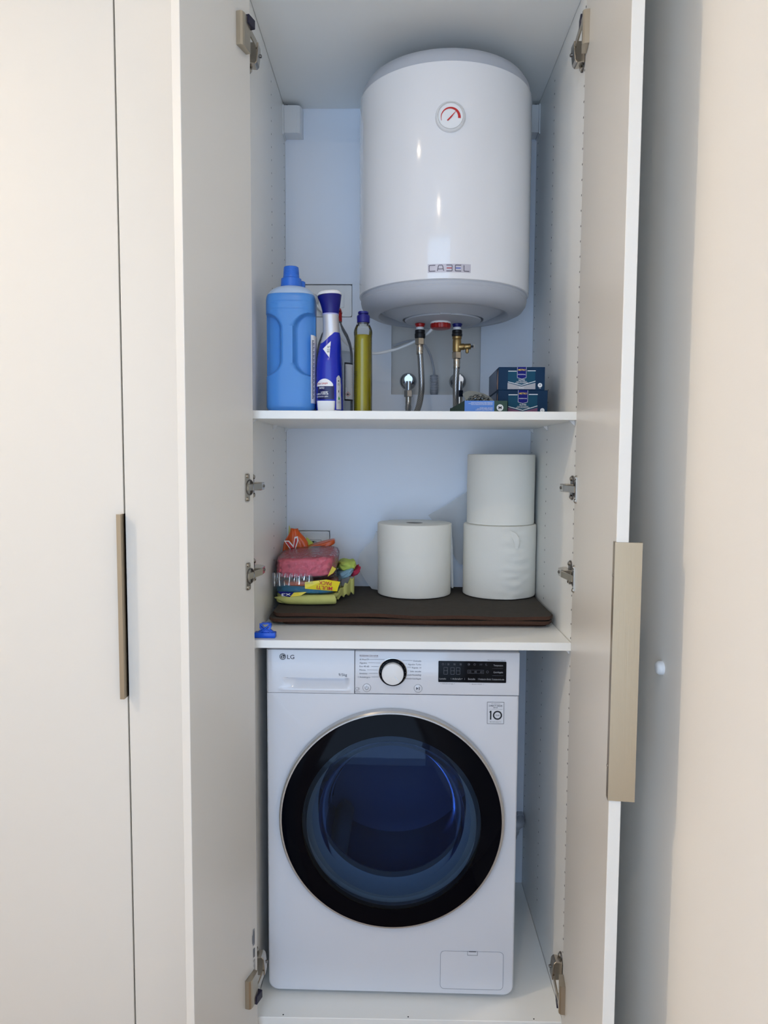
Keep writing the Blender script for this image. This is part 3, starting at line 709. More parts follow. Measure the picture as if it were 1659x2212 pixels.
# -- spray bottle with blue label
SY = 0.080
SPR = thing('spray_bottle', 'blue bathroom cleaner spray bottle with silver neck and navy head', 'bottle', (-0.188, SY, SH1))
SILV = mat('silver_plastic', (198, 198, 202), 0.3, metal=0.35)
SBLUE = mat('bright_blue_label', (16, 38, 172), 0.22)
SNAVY = mat('deep_navy_print', (16, 20, 82), 0.3)
SHEAD = mat('royal_navy_plastic', (12, 16, 116), 0.35)
SILH = [(1.392, -0.2180, -0.1568), (1.396, -0.2186, -0.1565), (1.44, -0.2188, -0.1575), (1.489, -0.2185, -0.1590), (1.510, -0.2168, -0.1600), (1.5256, -0.2142, -0.1612), (1.545, -0.2105, -0.1624), (1.556, -0.2075, -0.1632), (1.565, -0.2052, -0.1640), (1.5725, -0.2037, -0.1655), (1.590, -0.2038, -0.1668), (1.6139, -0.2046, -0.1686)]
def silh(z):
    for (za, a, b), (zb, c, d) in zip(SILH, SILH[1:]):
        if z <= zb:
            t = sm(za, zb, z) if False else (z - za) / (zb - za); return a + (c - a) * t, b + (d - b) * t
    return SILH[-1][1:]
def spr_dep(z): return 0.040 - 0.020 * sm(1.50, 1.575, z)
def spr_ring(z, n=64):
    l, r = silh(z); return sell(((l + r) / 2, SY), (r - l) / 2, spr_dep(z), z, 2.5, n)
def spr_pt(off):
    def f(x, z):
        l, r = silh(z); c, h = (l + r) / 2, (r - l) / 2; u = max(-1, min(1, (x - c) / h))
        return Vector((x, SY - spr_dep(z) * (1 - abs(u) ** 2.5) ** (1 / 2.5) - off, z))
    return f
zs = [1.392, 1.394, 1.398] + [1.40 + k * 0.0045 for k in range(0, 48)] + [1.6139]
bm = BM(); loft(bm, [spr_ring(z) for z in sorted(set(zs))]); body = add('bottle_body', bm, SILV, SPR, smooth=50)
def sleeve(name, ztop, zbot, off, m, parent, n=64, rows=30):
    """printed sleeve round the bottle; ztop(u) gives its wavy upper edge"""
    bm = BM(); V = []
    for j in range(rows + 1):
        row = []
        for i in range(n):
            t = 2 * math.pi * i / n; u = math.cos(t)
            za = ztop(u); z = zbot + (za - zbot) * j / rows
            l, r = silh(z); c, h = (l + r) / 2 , (r - l) / 2 + off; b = spr_dep(z) + off
            ct, st = math.cos(t), math.sin(t)
            row.append(bm.verts.new((c + h * math.copysign(abs(ct) ** 0.8, ct), SY + b * math.copysign(abs(st) ** 0.8, st), z)))
        V.append(row)
    for a, b in zip(V, V[1:]):
        for i in range(n): bm.faces.new((a[i], a[(i + 1) % n], b[(i + 1) % n], b[i]))
    o = add(name, bm, m, parent, smooth=60); return o
slv = sleeve('label_sleeve', lambda u: 1.5475 + 0.0245 * sm(-0.75, 0.45, u), 1.3965, 0.0004, SBLUE, SPR)
P = Print(spr_pt(0.0010)); P.grid(-0.2150, -0.1750, 1.420, 1.4505, 14, 8); P.done('navy_panel', SNAVY, SPR)
P = Print(spr_pt(0.0011))   # white name field over the navy panel
V = 18
for k in range(V):
    xa, xb = -0.2160 + 0.0385 * k / V, -0.2160 + 0.0385 * (k + 1) / V
    top = lambda x: 1.4525 + 0.0135 * math.sin(max(0, min(1, (x + 0.2165) / 0.0395)) * math.pi) ** 0.7
    P.poly([(xa, 1.4495), (xb, 1.4495), (xb, top(xb)), (xa, top(xa))])
P.done('name_field', WHITEINK, SPR)
P = Print(spr_pt(0.0016)); P.text('Don Limpio', -0.2135, 1.4530, 0.0045, width=0.0245, rot=0.05, bold=0.01); P.done('product_name', REDINK, SPR)
P = Print(spr_pt(0.0016))
P.text('BAÑO', -0.2085, 1.4435, 0.0042, width=0.0115, bold=0.015); P.text('100%', -0.2045, 1.4305, 0.0075, width=0.0165, bold=0.02); P.text('ELIMINA', -0.2155, 1.4305, 0.0036, width=0.0100, bold=0.01)
P.text('RESTOS DE CAL Y JABÓN', -0.2150, 1.4250, 0.0030, width=0.0265, bold=0.01); P.done('panel_lettering', WHITEINK, SPR)
P = Print(spr_pt(0.0010)); P.poly([(-0.2015, 1.5355), (-0.1800, 1.5195), (-0.1830, 1.5135), (-0.1835, 1.5050)][::-1]) if False else None
P = Print(spr_pt(0.0012)); A_, B_, C_ = (-0.2010, 1.5330), (-0.1835, 1.5510), (-0.1855, 1.5120)
for j in range(6):
    ta, tb = j / 6, (j + 1) / 6
    L_ = lambda p, q, t: (p[0] + (q[0] - p[0]) * t, p[1] + (q[1] - p[1]) * t)
    a0, a1, b0, b1 = L_(A_, B_, ta), L_(A_, B_, tb), L_(A_, C_, ta), L_(A_, C_, tb)
    P.poly([b0, b1, a1, a0] if j else [b1, a1, A_])
P.done('triangle_flag', WHITEINK, SPR)
P = Print(spr_pt(0.0017)); P.text('Nº1', -0.1905, 1.5345, 0.0050, width=0.0065, bold=0.02); P.text('PARA TU', -0.1910, 1.5290, 0.0026, width=0.0065); P.text('BAÑO', -0.1910, 1.5245, 0.0032, width=0.0055, bold=0.015); P.done('flag_lettering', INKB, SPR)
P = Print(spr_pt(0.0011))
for k in range(14):   # tall rounded side field
    za, zb = 1.3980 + 0.0760 * k / 14, 1.3980 + 0.0760 * (k + 1) / 14
    hw = lambda z: 0.0046 * math.sqrt(max(0.02, 1 - max(0, (z - 1.4695) / 0.0046) ** 2)) + 0.0012 * sm(1.43, 1.41, z)
    c = lambda z: -0.1655 + 0.0010 * sm(1.44, 1.40, z)
    for q in range(8):
        f0, f1 = -1 + q / 4, -0.75 + q / 4
        P.poly([(c(za) + f0 * hw(za), za), (c(za) + f1 * hw(za), za), (c(zb) + f1 * hw(zb), zb), (c(zb) + f0 * hw(zb), zb)])
P.done('side_field', mat('silver_print', (204, 206, 210), 0.4), SPR)
P = Print(spr_pt(0.0016)); P.rect(-0.1672, -0.1640, 1.4612, 1.4622).rect(-0.1661, -0.1651, 1.4600, 1.4634); P.text('MÁS', -0.1658, 1.4545, 0.0018, 'CENTER', width=0.0030); P.text('FÁCIL', -0.1658, 1.4520, 0.0018, 'CENTER', width=0.0042); P.text('CAP', -0.1648, 1.4145, 0.0016, 'CENTER', width=0.0050); P.text('ADAPTA', -0.1648, 1.4120, 0.0016, 'CENTER', width=0.0060); P.rect(-0.1660, -0.1648, 1.4360, 1.4410); P.done('side_lettering', INKB, SPR)
P = Print(spr_pt(0.0016)); P.poly([(-0.1665, 1.4205), (-0.1640, 1.4190), (-0.1630, 1.4230), (-0.1655, 1.4280)]); P.done('leaf_mark', mat('green_print', (60, 140, 74), 0.5), SPR)
bm = BM(); loft(bm, [sell((-0.1930, SY - 0.036), 0.0185 + 0.0012 * k, 0.010, z, 3.5, 40) for k, z in ((0, SH1 + 0.0002), (1, SH1 + 0.012), (1.4, SH1 + 0.022), (1.5, SH1 + 0.0245))]); add('base_band', bm, WHITEP, SPR, smooth=50)
# head: trumpet with a pale domed top, tilted towards the room
def head_ring(t):   # t 0..1 up the trumpet
    z = 1.6135 + 0.0415 * t; l = -0.2046 - 0.0105 * t ** 1.6; r = -0.1686 + 0.0075 * t ** 0.8
    return sell(((l + r) / 2, SY - 0.006 * t), (r - l) / 2, 0.0175 + 0.010 * t ** 1.5, z, 2.2, 48)
bm = BM(); loft(bm, [[(x, y, z + (0.0045 * (x + 0.188) / 0.027) * k / 12) for x, y, z in head_ring(k / 12)] for k in range(13)]); hd = add('spray_head', bm, SHEAD, SPR, smooth=60)
bm = BM(); rg = []
for k, s in enumerate((1.005, 1.02, 0.97, 0.85, 0.60, 0.25)):
    base = head_ring(1.0); cx = -0.1882; cy = SY - 0.006
    rg.append([(cx + (x - cx) * s, cy + (y - cy) * s, z + 0.0045 * (x + 0.188) / 0.027 + (0, 0.0022, 0.0055, 0.008, 0.010, 0.0108)[k] - 0.003 * (x + 0.188) / 0.027) for x, y, z in base])
loft(bm, rg); add('head_top', bm, WHITEP, SPR, smooth=60)
bm = BM(); loft(bm, [sell((-0.1866, SY), 0.0188, 0.0205, z, 2.3, 40) for z in (1.6120, 1.6150)]); add('neck_ring', bm, mat('lilac_plastic', (168, 170, 214), 0.4), SPR, smooth=50)

# -- clear spray bottle with red nozzle behind
CY = 0.195
CLR = thing('spray_bottle', 'clear plastic spray bottle with a red nozzle standing behind the blue spray bottle', 'bottle', (-0.186, CY, SH1))
CLEAR = film('clear_plastic', (0.93, 0.95, 0.97), 0.05, mixw=(0.10, (205, 212, 222)))
LIQ = film('faint_liquid', (0.90, 0.93, 0.96), 0.05, ior=1.2, mixw=(0.10, (190, 200, 214)))
CS = [(0.0, 0.0440), (0.004, 0.0455), (0.06, 0.0455), (0.115, 0.0455), (0.150, 0.0450), (0.175, 0.0405), (0.195, 0.0330), (0.210, 0.0240), (0.222, 0.0170), (0.232, 0.0150)]
def csil(z):
    for (a, b), (c, d) in zip(CS, CS[1:]):
        if z <= c: return b + (d - b) * (z - a) / (c - a)
    return CS[-1][1]
bm = BM(); loft(bm, [sell((-0.1866, CY), csil(z), min(csil(z), 0.030), SH1 + z, 2.6, 48) for z in [0, 0.004] + [0.01 + 0.006 * k for k in range(38)]], cap1=False); add('bottle_body', bm, CLEAR, CLR, smooth=60)
bm = BM(); loft(bm, [sell((-0.1866, CY), csil(z) - 0.0015, min(csil(z), 0.030) - 0.0015, SH1 + z, 2.6, 48) for z in [0.002] + [0.01 + 0.006 * k for k in range(25)]]); add('liquid', bm, LIQ, CLR, smooth=60)
bm = BM(); lathe(bm, [(0.0165, 1.619), (0.0165, 1.640), (0.013, 1.6435)], (-0.1855, CY, 0), n=32); add('screw_collar', bm, REDP, CLR, smooth=40)
bm = BM(); box(bm, -0.1965, -0.1700, CY - 0.020, CY + 0.030, 1.6425, 1.6480, 0.002, 2); add('nozzle_head', bm, REDP, CLR, smooth=40)
bm = BM(); tube(bm, spline([(-0.1866, CY, 1.62), (-0.187, CY, 1.50), (-0.192, CY + 0.005, 1.41)], 5), 0.0022, 8); add('dip_tube', bm, WHITEP, CLR, smooth=60)
def clr_pt(off):
    def f(x, z):
        h = csil(z - SH1); b = min(h, 0.030); u = max(-1, min(1, (x + 0.1866) / h)); return Vector((x, CY - b * (1 - abs(u) ** 2.6) ** (1 / 2.6) - off, z))
    return f
P = Print(clr_pt(0.0006)); P.grid(-0.1610, -0.1418, 1.4270, 1.5185, 8, 6); P.done('label_border', INKB, CLR)
P = Print(clr_pt(0.0011)); P.grid(-0.1588, -0.1420, 1.4310, 1.5145, 8, 6); P.done('label', mat('pale_label', (214, 216, 220), 0.5), CLR)
P = Print(clr_pt(0.0016))
for k in range(24): P.rect(-0.1575, -0.1440 + 0.0012 * ((k * 5) % 3), 1.4600 + k * 0.0021, 1.4610 + k * 0.0021)
P.done('label_text', INK, CLR)
P = Print(clr_pt(0.0016)); P.poly([(-0.1580, 1.4430), (-0.1525, 1.4375), (-0.1470, 1.4430), (-0.1525, 1.4490)]); P.done('hazard_diamond', REDINK, CLR)
P = Print(clr_pt(0.0021)); P.poly([(-0.1567, 1.4430), (-0.1525, 1.4388), (-0.1483, 1.4430), (-0.1525, 1.4475)]); P.done('hazard_field', WHITEINK, CLR)
P = Print(clr_pt(0.0025)); P.poly([(-0.1545, 1.4412), (-0.1505, 1.4412), (-0.1508, 1.4435), (-0.1525, 1.4455), (-0.1542, 1.4435)]); P.done('flame_mark', INKB, CLR)

# -- dish soap
DX, DY = -0.1123, 0.080
DSH = thing('dish_soap_bottle', 'slim clear bottle of yellow dish soap with a navy flip cap', 'bottle', (DX, DY, SH1))
DCLR = film('clear_bottle_plastic', (0.95, 0.96, 0.95), 0.04)
DLIQ = mat('yellow_dish_soap', (222, 206, 24), 0.08, trans=0.55, ior=1.33, sss=0.0)
DS = [(0.0, 0.0195), (0.003, 0.0210), (0.03, 0.0212), (0.09, 0.0211), (0.15, 0.0206), (0.172, 0.0203), (0.180, 0.0212), (0.186, 0.0208), (0.192, 0.0188), (0.1965, 0.0165), (0.200, 0.0150), (0.203, 0.0150)]
def dsil(z):
    for (a, b), (c, d) in zip(DS, DS[1:]):
        if z <= c: return b + (d - b) * (z - a) / (c - a)
    return DS[-1][1]
def ddep(z): return 0.036 - 0.021 * sm(0.165, 0.198, z)
zz = [0, 0.003] + [0.01 + 0.005 * k for k in range(35)] + [0.184, 0.187, 0.190, 0.193, 0.1965, 0.200, 0.203]
bm = BM(); loft(bm, [sell((DX, DY), dsil(z), ddep(z), SH1 + z, 2.3, 48) for z in sorted(set(zz))], cap1=False); add('bottle_body', bm, DCLR, DSH, smooth=60)
bm = BM(); loft(bm, [sell((DX, DY), dsil(z) - 0.0012, ddep(z) - 0.0012, SH1 + z, 2.3, 48) for z in [0.0015, 0.004] + [0.01 + 0.005 * k for k in range(33)] + [0.1735]]); add('liquid', bm, DLIQ, DSH, smooth=60)
bm = BM(); pr = [(0.0135, 1.5955), (0.0145, 1.5965), (0.0148, 1.6105), (0.0140, 1.6120), (0.0105, 1.6125), (0.0105, 1.6165)]
lathe(bm, pr, (DX + 0.0005, DY, 0), n=40); dc = add('flip_cap', bm, SHEAD, DSH, smooth=40)
bm = BM(); loft(bm, [sell((DX + 0.0003, DY - 0.001), 0.0120 - 0.001 * k, 0.0135, z, 2.4, 32) for k, z in ((0, 1.6155), (0, 1.6190), (1, 1.6200))]); add('cap_lid', bm, SHEAD, dc, smooth=40)
bm = BM(); lathe(bm, [(0.0125, 1.590), (0.0125, 1.596)], (DX, DY, 0), n=32); add('neck', bm, DCLR, DSH, smooth=40)
P = Print(lambda y, z: Vector((DX - dsil(z - SH1) * (1 - min(1, abs(y / ddep(z - SH1))) ** 2.3) ** (1 / 2.3) - 0.0006, DY + y, z)))
for k in range(20): P.rect(-0.031, -0.024 + 0.002 * (k % 3), 1.402 + k * 0.0042, 1.4042 + k * 0.0042)
P.done('side_print', mat('dark_olive_print', (84, 78, 20), 0.5), DSH)

# -- glove cartons
TEAL = mat('dark_teal_carton', (8, 46, 78), 0.55, spec=0.25)
TEALL = mat('teal_print', (14, 72, 98), 0.55, spec=0.25)
ROYAL = mat('royal_blue_print', (10, 16, 112), 0.5, spec=0.25)
YEL = mat('yellow_print', (240, 206, 60), 0.5)
GREYPR = mat('grey_print', (168, 168, 174), 0.5)
PLUM = mat('plum_print', (112, 66, 100), 0.5)
SKIN = mat('beige_hand_print', (196, 160, 140), 0.5)
def glove_carton(x0, x1, y0, depth, z0, z1, letter, stripe, label, rot=0.0):
    T = thing('glove_carton', label, 'box', (x0, y0, z0), 'teal glove cartons', rot)
    w, h = x1 - x0, z1 - z0
    bm = BM(); box(bm, 0, w, 0, depth, 0, h, 0.0006, 1); add('carton', bm, TEAL, T, world=False)
    P = Print(front(-0.0004)); k = w / 0.108
    P.rect(0.0218 * k, 0.0855 * k, h * 0.06, h * 0.82); P.done('print_field', TEALL, T, False)
    P = Print(front(-0.0007)); P.poly([(0.0212 * k, h * 0.04), (0.0862 * k, h * 0.04), (0.0862 * k, h * 0.315), (0.0535 * k, h * 0.16), (0.0212 * k, h * 0.32)]); P.done('chevron_field', stripe, T, False)
    P = Print(front(-0.0010)); P.line(0.0220 * k, h * 0.36, 0.0538 * k, h * 0.21, 0.0014).line(0.0538 * k, h * 0.21, 0.0860 * k, h * 0.385, 0.0014); P.rect(0.0222 * k, 0.0420 * k, h * 0.805, h * 0.835).rect(0.0668 * k, 0.0862 * k, h * 0.82, h * 0.85)
    P.poly([(0.0432 * k, h), (0.0432 * k, h * 0.53), (0.0538 * k, h * 0.475), (0.0646 * k, h * 0.53), (0.0646 * k, h)]); P.disc(0.0968 * k, h * 0.21, 0.0052)
    P.text('GLOVES', 0.0540 * k, h * 0.405, 0.0034, 'CENTER', width=0.0150 * k, bold=0.02); P.text('NON POWDERED', 0.0540 * k, h * 0.345, 0.0021, 'CENTER', width=0.024 * k); P.text('GUANTI LATEX HANDSCHUHE', 0.0540 * k, h * 0.295, 0.0021, 'CENTER', width=0.029 * k, bold=0.01)
    P.text('SIZE', 0.0968 * k, h * 0.07, 0.0014, 'CENTER', width=0.005); P.text('NITRILE', 0.0538 * k, h * 0.08, 0.0024, 'CENTER', width=0.012 * k, bold=0.01); P.done('white_print', WHITEINK, T, False)
    P = Print(front(-0.0013)); P.poly([(0.0438 * k, h), (0.0438 * k, h * 0.54), (0.0538 * k, h * 0.488), (0.0640 * k, h * 0.54), (0.0640 * k, h)]); P.done('brand_flag', ROYAL, T, False)
    P = Print(front(-0.0016)); P.text('METRO', 0.0540 * k, h * 0.835, 0.0042, 'CENTER', width=0.0165 * k, bold=0.015); P.done('brand_lettering', YEL, T, False)
    P = Print(front(-0.0016)); P.text('PROFESSIONAL', 0.0540 * k, h * 0.655, 0.0022, 'CENTER', width=0.0175 * k, bold=0.01); P.done('grade_lettering', WHITEINK, T, False)
    P = Print(front(-0.0015)); P.text(letter, 0.0968 * k, h * 0.21 - 0.0018, 0.0042, 'CENTER', width=0.0036 if letter == 'M' else 0.0025); P.done('size_letter', INKB, T, False)
    P = Print(lambda y, z: Vector((-0.0005, y, z))); P.poly([(0.004, h * 0.05), (0.004, h * 0.9), (0.016, h * 0.8), (0.030, h * 0.35), (0.024, h * 0.05)][::-1]); P.done('hand_picture', SKIN, T, False)
    P = Print(lambda y, z: Vector((-0.0004, y, z))); P.rect(depth * 0.97, 0.036, h * 0.04, h * 0.96); P.done('side_print', mat('slate_blue_print', (92, 110, 142), 0.4), T, False)
    return T
GA = math.radians(-1.2)
glove_carton(0.2068, 0.3235, 0.150, 0.215, SH1, SH1 + 0.0600, 'L', PLUM, 'dark teal glove carton marked L, under another carton', GA)
glove_carton(0.2068, 0.3160, 0.150, 0.215, SH1 + 0.0603, SH1 + 0.1145, 'M', GREYPR, 'dark teal glove carton with grey stripe, topmost of the two', GA)
# -- cut-down green carton with the steel scourer
GRN = mat('dark_green_carton', (44, 74, 62), 0.5)
OB = thing('open_carton', 'low green and blue carton cut open holding a steel scourer', 'box', (0.124, 0.118, SH1))
ox0, ox1, oy0, oy1, oh = 0.1233, 0.2250, 0.118, 0.248, 0.0325
bm = BM()
for b in ((ox0, ox1, oy0, oy0 + 0.0012, SH1, SH1 + oh), (0.1000, 0.2040, oy1 - 0.0012, oy1, SH1, SH1 + 0.024), (ox1 - 0.0012, ox1, oy0, 0.148, SH1, SH1 + oh), (ox0, 0.2040, oy0, oy1, SH1, SH1 + 0.0012)): box(bm, *b)
loft(bm, [[(ox0, oy0, SH1), (0.0995, oy1, SH1), (0.0995, oy1, SH1 + 0.022), (ox0, oy0, SH1 + oh)], [(ox0 + 0.0012, oy0, SH1), (0.1007, oy1, SH1), (0.1007, oy1, SH1 + 0.022), (ox0 + 0.0012, oy0, SH1 + oh)]])
add('carton', bm, GRN, OB)
bm = BM(); fp = [(0.1266, 1.4465), (0.1345, 1.4533), (0.1469, 1.4556), (0.1617, 1.4534), (0.1788, 1.4489), (0.1959, 1.4400), (0.2030, 1.4310), (0.1416, 1.4150), (0.1312, 1.4397)]
loft(bm, [[(x, 0.2010 + 0.25 * (z - 1.43), z) for x, z in fp], [(x, 0.2022 + 0.25 * (z - 1.43), z) for x, z in fp]])
add('lid_flap', bm, mat('grey_board', (140, 142, 136), 0.8), OB)
P = Print(front(oy0 - 0.0004)); P.rect(ox0 + 0.0008, ox0 + 0.0700, SH1 + 0.0005, SH1 + oh); P.done('blue_label', mat('sky_blue_print', (90, 140, 220), 0.5), OB)
P = Print(front(oy0 - 0.0008))
for k, (wd, zz) in enumerate(((0.050, 0.0275), (0.056, 0.0250), (0.050, 0.0225), (0.030, 0.0150), (0.036, 0.0125), (0.040, 0.0100))):
    s = ['POWDER FREE DISPOSABLE GLOVES', 'SINGLE USE PROTECTION NITRILE', 'HANDSCHUHE GUANTES LUVAS', 'BLUE NITRILE', 'DISPOSABLE GLOVES', 'SIN POLVO LATEX']
    P.text(s[k], ox0 + 0.066, SH1 + zz + 0.0018, 0.0018, 'LEFT', rot=math.pi, width=wd, bold=0.01)
P.disc(ox0 + 0.0835, SH1 + 0.0165, 0.0078); P.done('white_print', WHITEINK, OB)
P = Print(front(oy0 - 0.0012)); P.text('M', ox0 + 0.0835, SH1 + 0.0200, 0.0070, 'CENTER', rot=math.pi, width=0.0070, bold=0.008); P.done('size_letter', INKB, OB)
bm = BM(); rnd = random.Random(5); cx, cy, cz = 0.1625, 0.160, SH1 + 0.026
for w in range(34):   # curled metal ribbons
    ph, tilt = rnd.uniform(0, 6.28), rnd.uniform(-1.2, 1.2); rad = rnd.uniform(0.012, 0.0315); pts = []
    ax = Vector((math.cos(ph) * math.cos(tilt), math.sin(ph) * math.cos(tilt), math.sin(tilt))); u = ax.orthogonal().normalized(); v = ax.cross(u); fr = rnd.randint(9, 15)
    for k in range(61):
        t = 2 * math.pi * k / 60; p = (u * math.cos(t) + v * math.sin(t)) * (rad + 0.003 * math.cos(fr * t)) + ax * (0.004 * math.sin(fr * t) + rnd.uniform(-.0006, .0006))
        pts.append((cx + p.x * 1.0, cy + p.y, cz + max(-0.0220, p.z * 0.78)))
    tube(bm, pts, 0.0009, 5)
tag(stuff(add('steel_scourer', bm, mat('scourer_steel', (150, 156, 158), 0.22, metal=1.0))), 'curly steel wool scourer in the cut-open carton', 'scourer')

# ================================================================= things on the lower shelf
def sheet(name, label, zfun, x0, x1, y0, y1, th, seed, group, skew=0.0):
    """felt mat: wavy slab with rounded front corners and a brown cut edge"""
    nx, ny = 60, 30; bm = BM(); top, bot = [], []
    for j in range(ny + 1):
        rt, rb = [], []
        for i in range(nx + 1):
            u, v = i / nx, j / ny
            r = 0.030
            ya = y0
            dl = (u * (x1 - x0)); dr = ((1 - u) * (x1 - x0))
            if dl < r: ya += r - math.sqrt(max(0, r * r - (r - dl) ** 2))
            if dr < r: ya += r - math.sqrt(max(0, r * r - (r - dr) ** 2))
            ya += skew * u + 0.003 * noise.noise((u * 5, seed, 0))
            x = x0 + (x1 - x0) * u; y = ya + (y1 - ya) * v; z = zfun(u, v)
            rt.append(bm.verts.new((x, y, z + th))); rb.append(bm.verts.new((x, y, z)))
        top.append(rt); bot.append(rb)
    for j in range(ny):
        for i in range(nx):
            bm.faces.new((top[j][i], top[j][i + 1], top[j + 1][i + 1], top[j + 1][i])); bm.faces.new((bot[j][i], bot[j + 1][i], bot[j + 1][i + 1], bot[j][i + 1]))
    es = [(top[0][i], top[0][i + 1], bot[0][i + 1], bot[0][i]) for i in range(nx)] + [(top[ny][i + 1], top[ny][i], bot[ny][i], bot[ny][i + 1]) for i in range(nx)]
    es += [(top[j + 1][0], top[j][0], bot[j][0], bot[j + 1][0]) for j in range(ny)] + [(top[j][nx], top[j + 1][nx], bot[j + 1][nx], bot[j][nx]) for j in range(ny)]
    for e in es: bm.faces.new(e).material_index = 1
    o = add(name, bm, None, smooth=40); o.data.materials.append(FELT); o.data.materials.append(FELTE)
    return tag(o, label, 'mat', group)
def wav(u, v, k, s): return k * (0.5 + 0.5 * math.sin(u * 3.4 + s)) * sm(0.5, 0.0, v)
sheet('felt_mat', 'dark felt mat at the bottom of the pile of mats', lambda u, v: SH2 + 0.0004, -0.318, 0.343, 0.150, 0.532, 0.0080, 1, 'felt mats on the lower shelf')
sheet('felt_mat', 'dark felt mat in the middle of the pile, its brown edge showing', lambda u, v: SH2 + 0.0092 + (0.0030 * sm(0.02, 0.22, u) * sm(0.55, 0.25, u) + 0.0005 * math.sin(u * 17)) * sm(0.30, 0.0, v), -0.345, 0.347, 0.132, 0.533, 0.0080, 2, 'felt mats on the lower shelf', -0.004)
sheet('felt_mat', 'dark felt mat lying on top of the pile under the rolls', lambda u, v: SH2 + 0.0190 + (0.0035 * sm(0.02, 0.22, u) * sm(0.55, 0.25, u) + 0.0012 * math.sin(u * 21)) * sm(0.30, 0.0, v), -0.337, 0.349, 0.146, 0.534, 0.0086, 3, 'felt mats on the lower shelf', -0.018)
MT = SH2 + 0.0294

# -- paper rolls
def roll(cx, cy, r, z0, z1, label, seam=None, bumps=0.0, seed=0):
    T = thing('paper_roll', label, 'paper roll', (cx, cy, z0), 'white paper rolls')
    n = 96; rings = []
    prof = [(r - 0.003, z0 + 0.0), (r - 0.0006, z0 + 0.0015), (r, z0 + 0.004)] + [(r, z0 + 0.004 + (z1 - z0 - 0.008) * k / 40) for k in range(1, 41)] + [(r - 0.0008, z1 - 0.0012), (r - 0.003, z1), (0.030, z1 - 0.0005), (0.0245, z1 - 0.001), (0.0225, z1 - 0.004)]
    bm = BM()
    for R_, z in prof:
        ring = []
        for i in range(n):
            a = 2 * math.pi * i / n; k = 0
            if R_ > r - 0.004:
                k = 0.0006 * noise.noise((math.cos(a) * 2, z * 18 + seed, math.sin(a) * 2)) + bumps * noise.noise((a * 2.2 + seed, z * 70, 0)) * sm(0.35, 0.0, abs(math.sin((a + 1.25) / 2)))
                if seam and z > seam: k += 0.0009
            ring.append((cx + (R_ + k) * math.cos(a), cy + (R_ + k) * math.sin(a), z))
        rings.append(ring)
    loft(bm, rings, cap1=False); add('roll_body', bm, PAPER, T, smooth=40)
    bm = BM(); lathe(bm, [(0.0232, z1 - 0.0015), (0.0215, z1 - 0.002), (0.0215, z0 + 0.01)], (cx, cy, 0), n=40, cap0=False, cap1=False); add('cardboard_core', bm, CORE, T)
    bm = BM(); lathe(bm, [(0.0215, z0 + 0.012), (0.0215, z0 + 0.010)], (cx, cy, 0), n=24); add('core_bottom', bm, CORE, T)
    return T
RL = roll(0.0176, 0.430, 0.1025, MT, MT + 0.1985, 'paper roll standing alone, its core hole facing up', seam=MT + 0.118, seed=3)
R2 = roll(0.2555, 0.4300, 0.1005, MT, MT + 0.1975, 'wrinkled paper roll carrying another roll', bumps=0.0045, seed=8)
R3 = roll(0.2570, 0.4320, 0.0930, MT + 0.1978, MT + 0.3895, 'smooth paper roll stacked on top of another roll', seed=1)
TISS = bpy.data.materials.new('thin_tissue'); TISS.use_nodes = True
_nt = TISS.node_tree; _nt.nodes.remove(_nt.nodes['Principled BSDF'])
_d = _nt.nodes.new('ShaderNodeBsdfDiffuse'); _d.inputs[0].default_value = (0.76, 0.76, 0.75, 1); _t = _nt.nodes.new('ShaderNodeBsdfTranslucent'); _t.inputs[0].default_value = (0.74, 0.74, 0.73, 1)
_x = _nt.nodes.new('ShaderNodeBsdfTransparent'); _m1 = _nt.nodes.new('ShaderNodeMixShader'); _m1.inputs[0].default_value = 0.4; _m2 = _nt.nodes.new('ShaderNodeMixShader'); _m2.inputs[0].default_value = 0.25
_nt.links.new(_d.outputs[0], _m1.inputs[1]); _nt.links.new(_t.outputs[0], _m1.inputs[2]); _nt.links.new(_m1.outputs[0], _m2.inputs[1]); _nt.links.new(_x.outputs[0], _m2.inputs[2]); _nt.links.new(_m2.outputs[0], _nt.nodes['Material Output'].inputs[0])
def flap(left, right, yfun, parent, rows=24, cols=14, m=None):
    """loose tissue: left and right are (x, z) polylines with equal counts from top to bottom"""
    def at(pl, t):
        t *= len(pl) - 1; i = min(int(t), len(pl) - 2); f = t - i
        return (pl[i][0] + (pl[i + 1][0] - pl[i][0]) * f, pl[i][1] + (pl[i + 1][1] - pl[i][1]) * f)
    bm = BM(); V = []
    for j in range(rows + 1):
        a, b = at(left, j / rows), at(right, j / rows); V.append([])
        for i in range(cols + 1):
            u = i / cols; x, z = a[0] + (b[0] - a[0]) * u, a[1] + (b[1] - a[1]) * u
            V[-1].append(bm.verts.new((x, yfun(x, z) + 0.004 * noise.noise((x * 30, z * 30, 3)), z)))
    for j in range(rows):
        for i in range(cols): bm.faces.new((V[j][i], V[j][i + 1], V[j + 1][i + 1], V[j + 1][i]))
    return add('loose_sheet', bm, m or TISS, parent, smooth=180)
flap([(-0.0900, 1.083), (-0.1000, 1.058), (-0.1120, 1.046), (-0.1370, 1.018), (-0.1430, 0.990), (-0.1380, 0.968), (-0.1210, 0.942), (-0.1020, 0.918)], [(-0.0780, 1.083), (-0.0780, 1.058), (-0.0780, 1.040), (-0.078, 1.015), (-0.078, 0.990), (-0.078, 0.965), (-0.078, 0.940), (-0.078, 0.9155)], lambda x, z: 0.442 - 0.25 * (x + 0.082), RL)
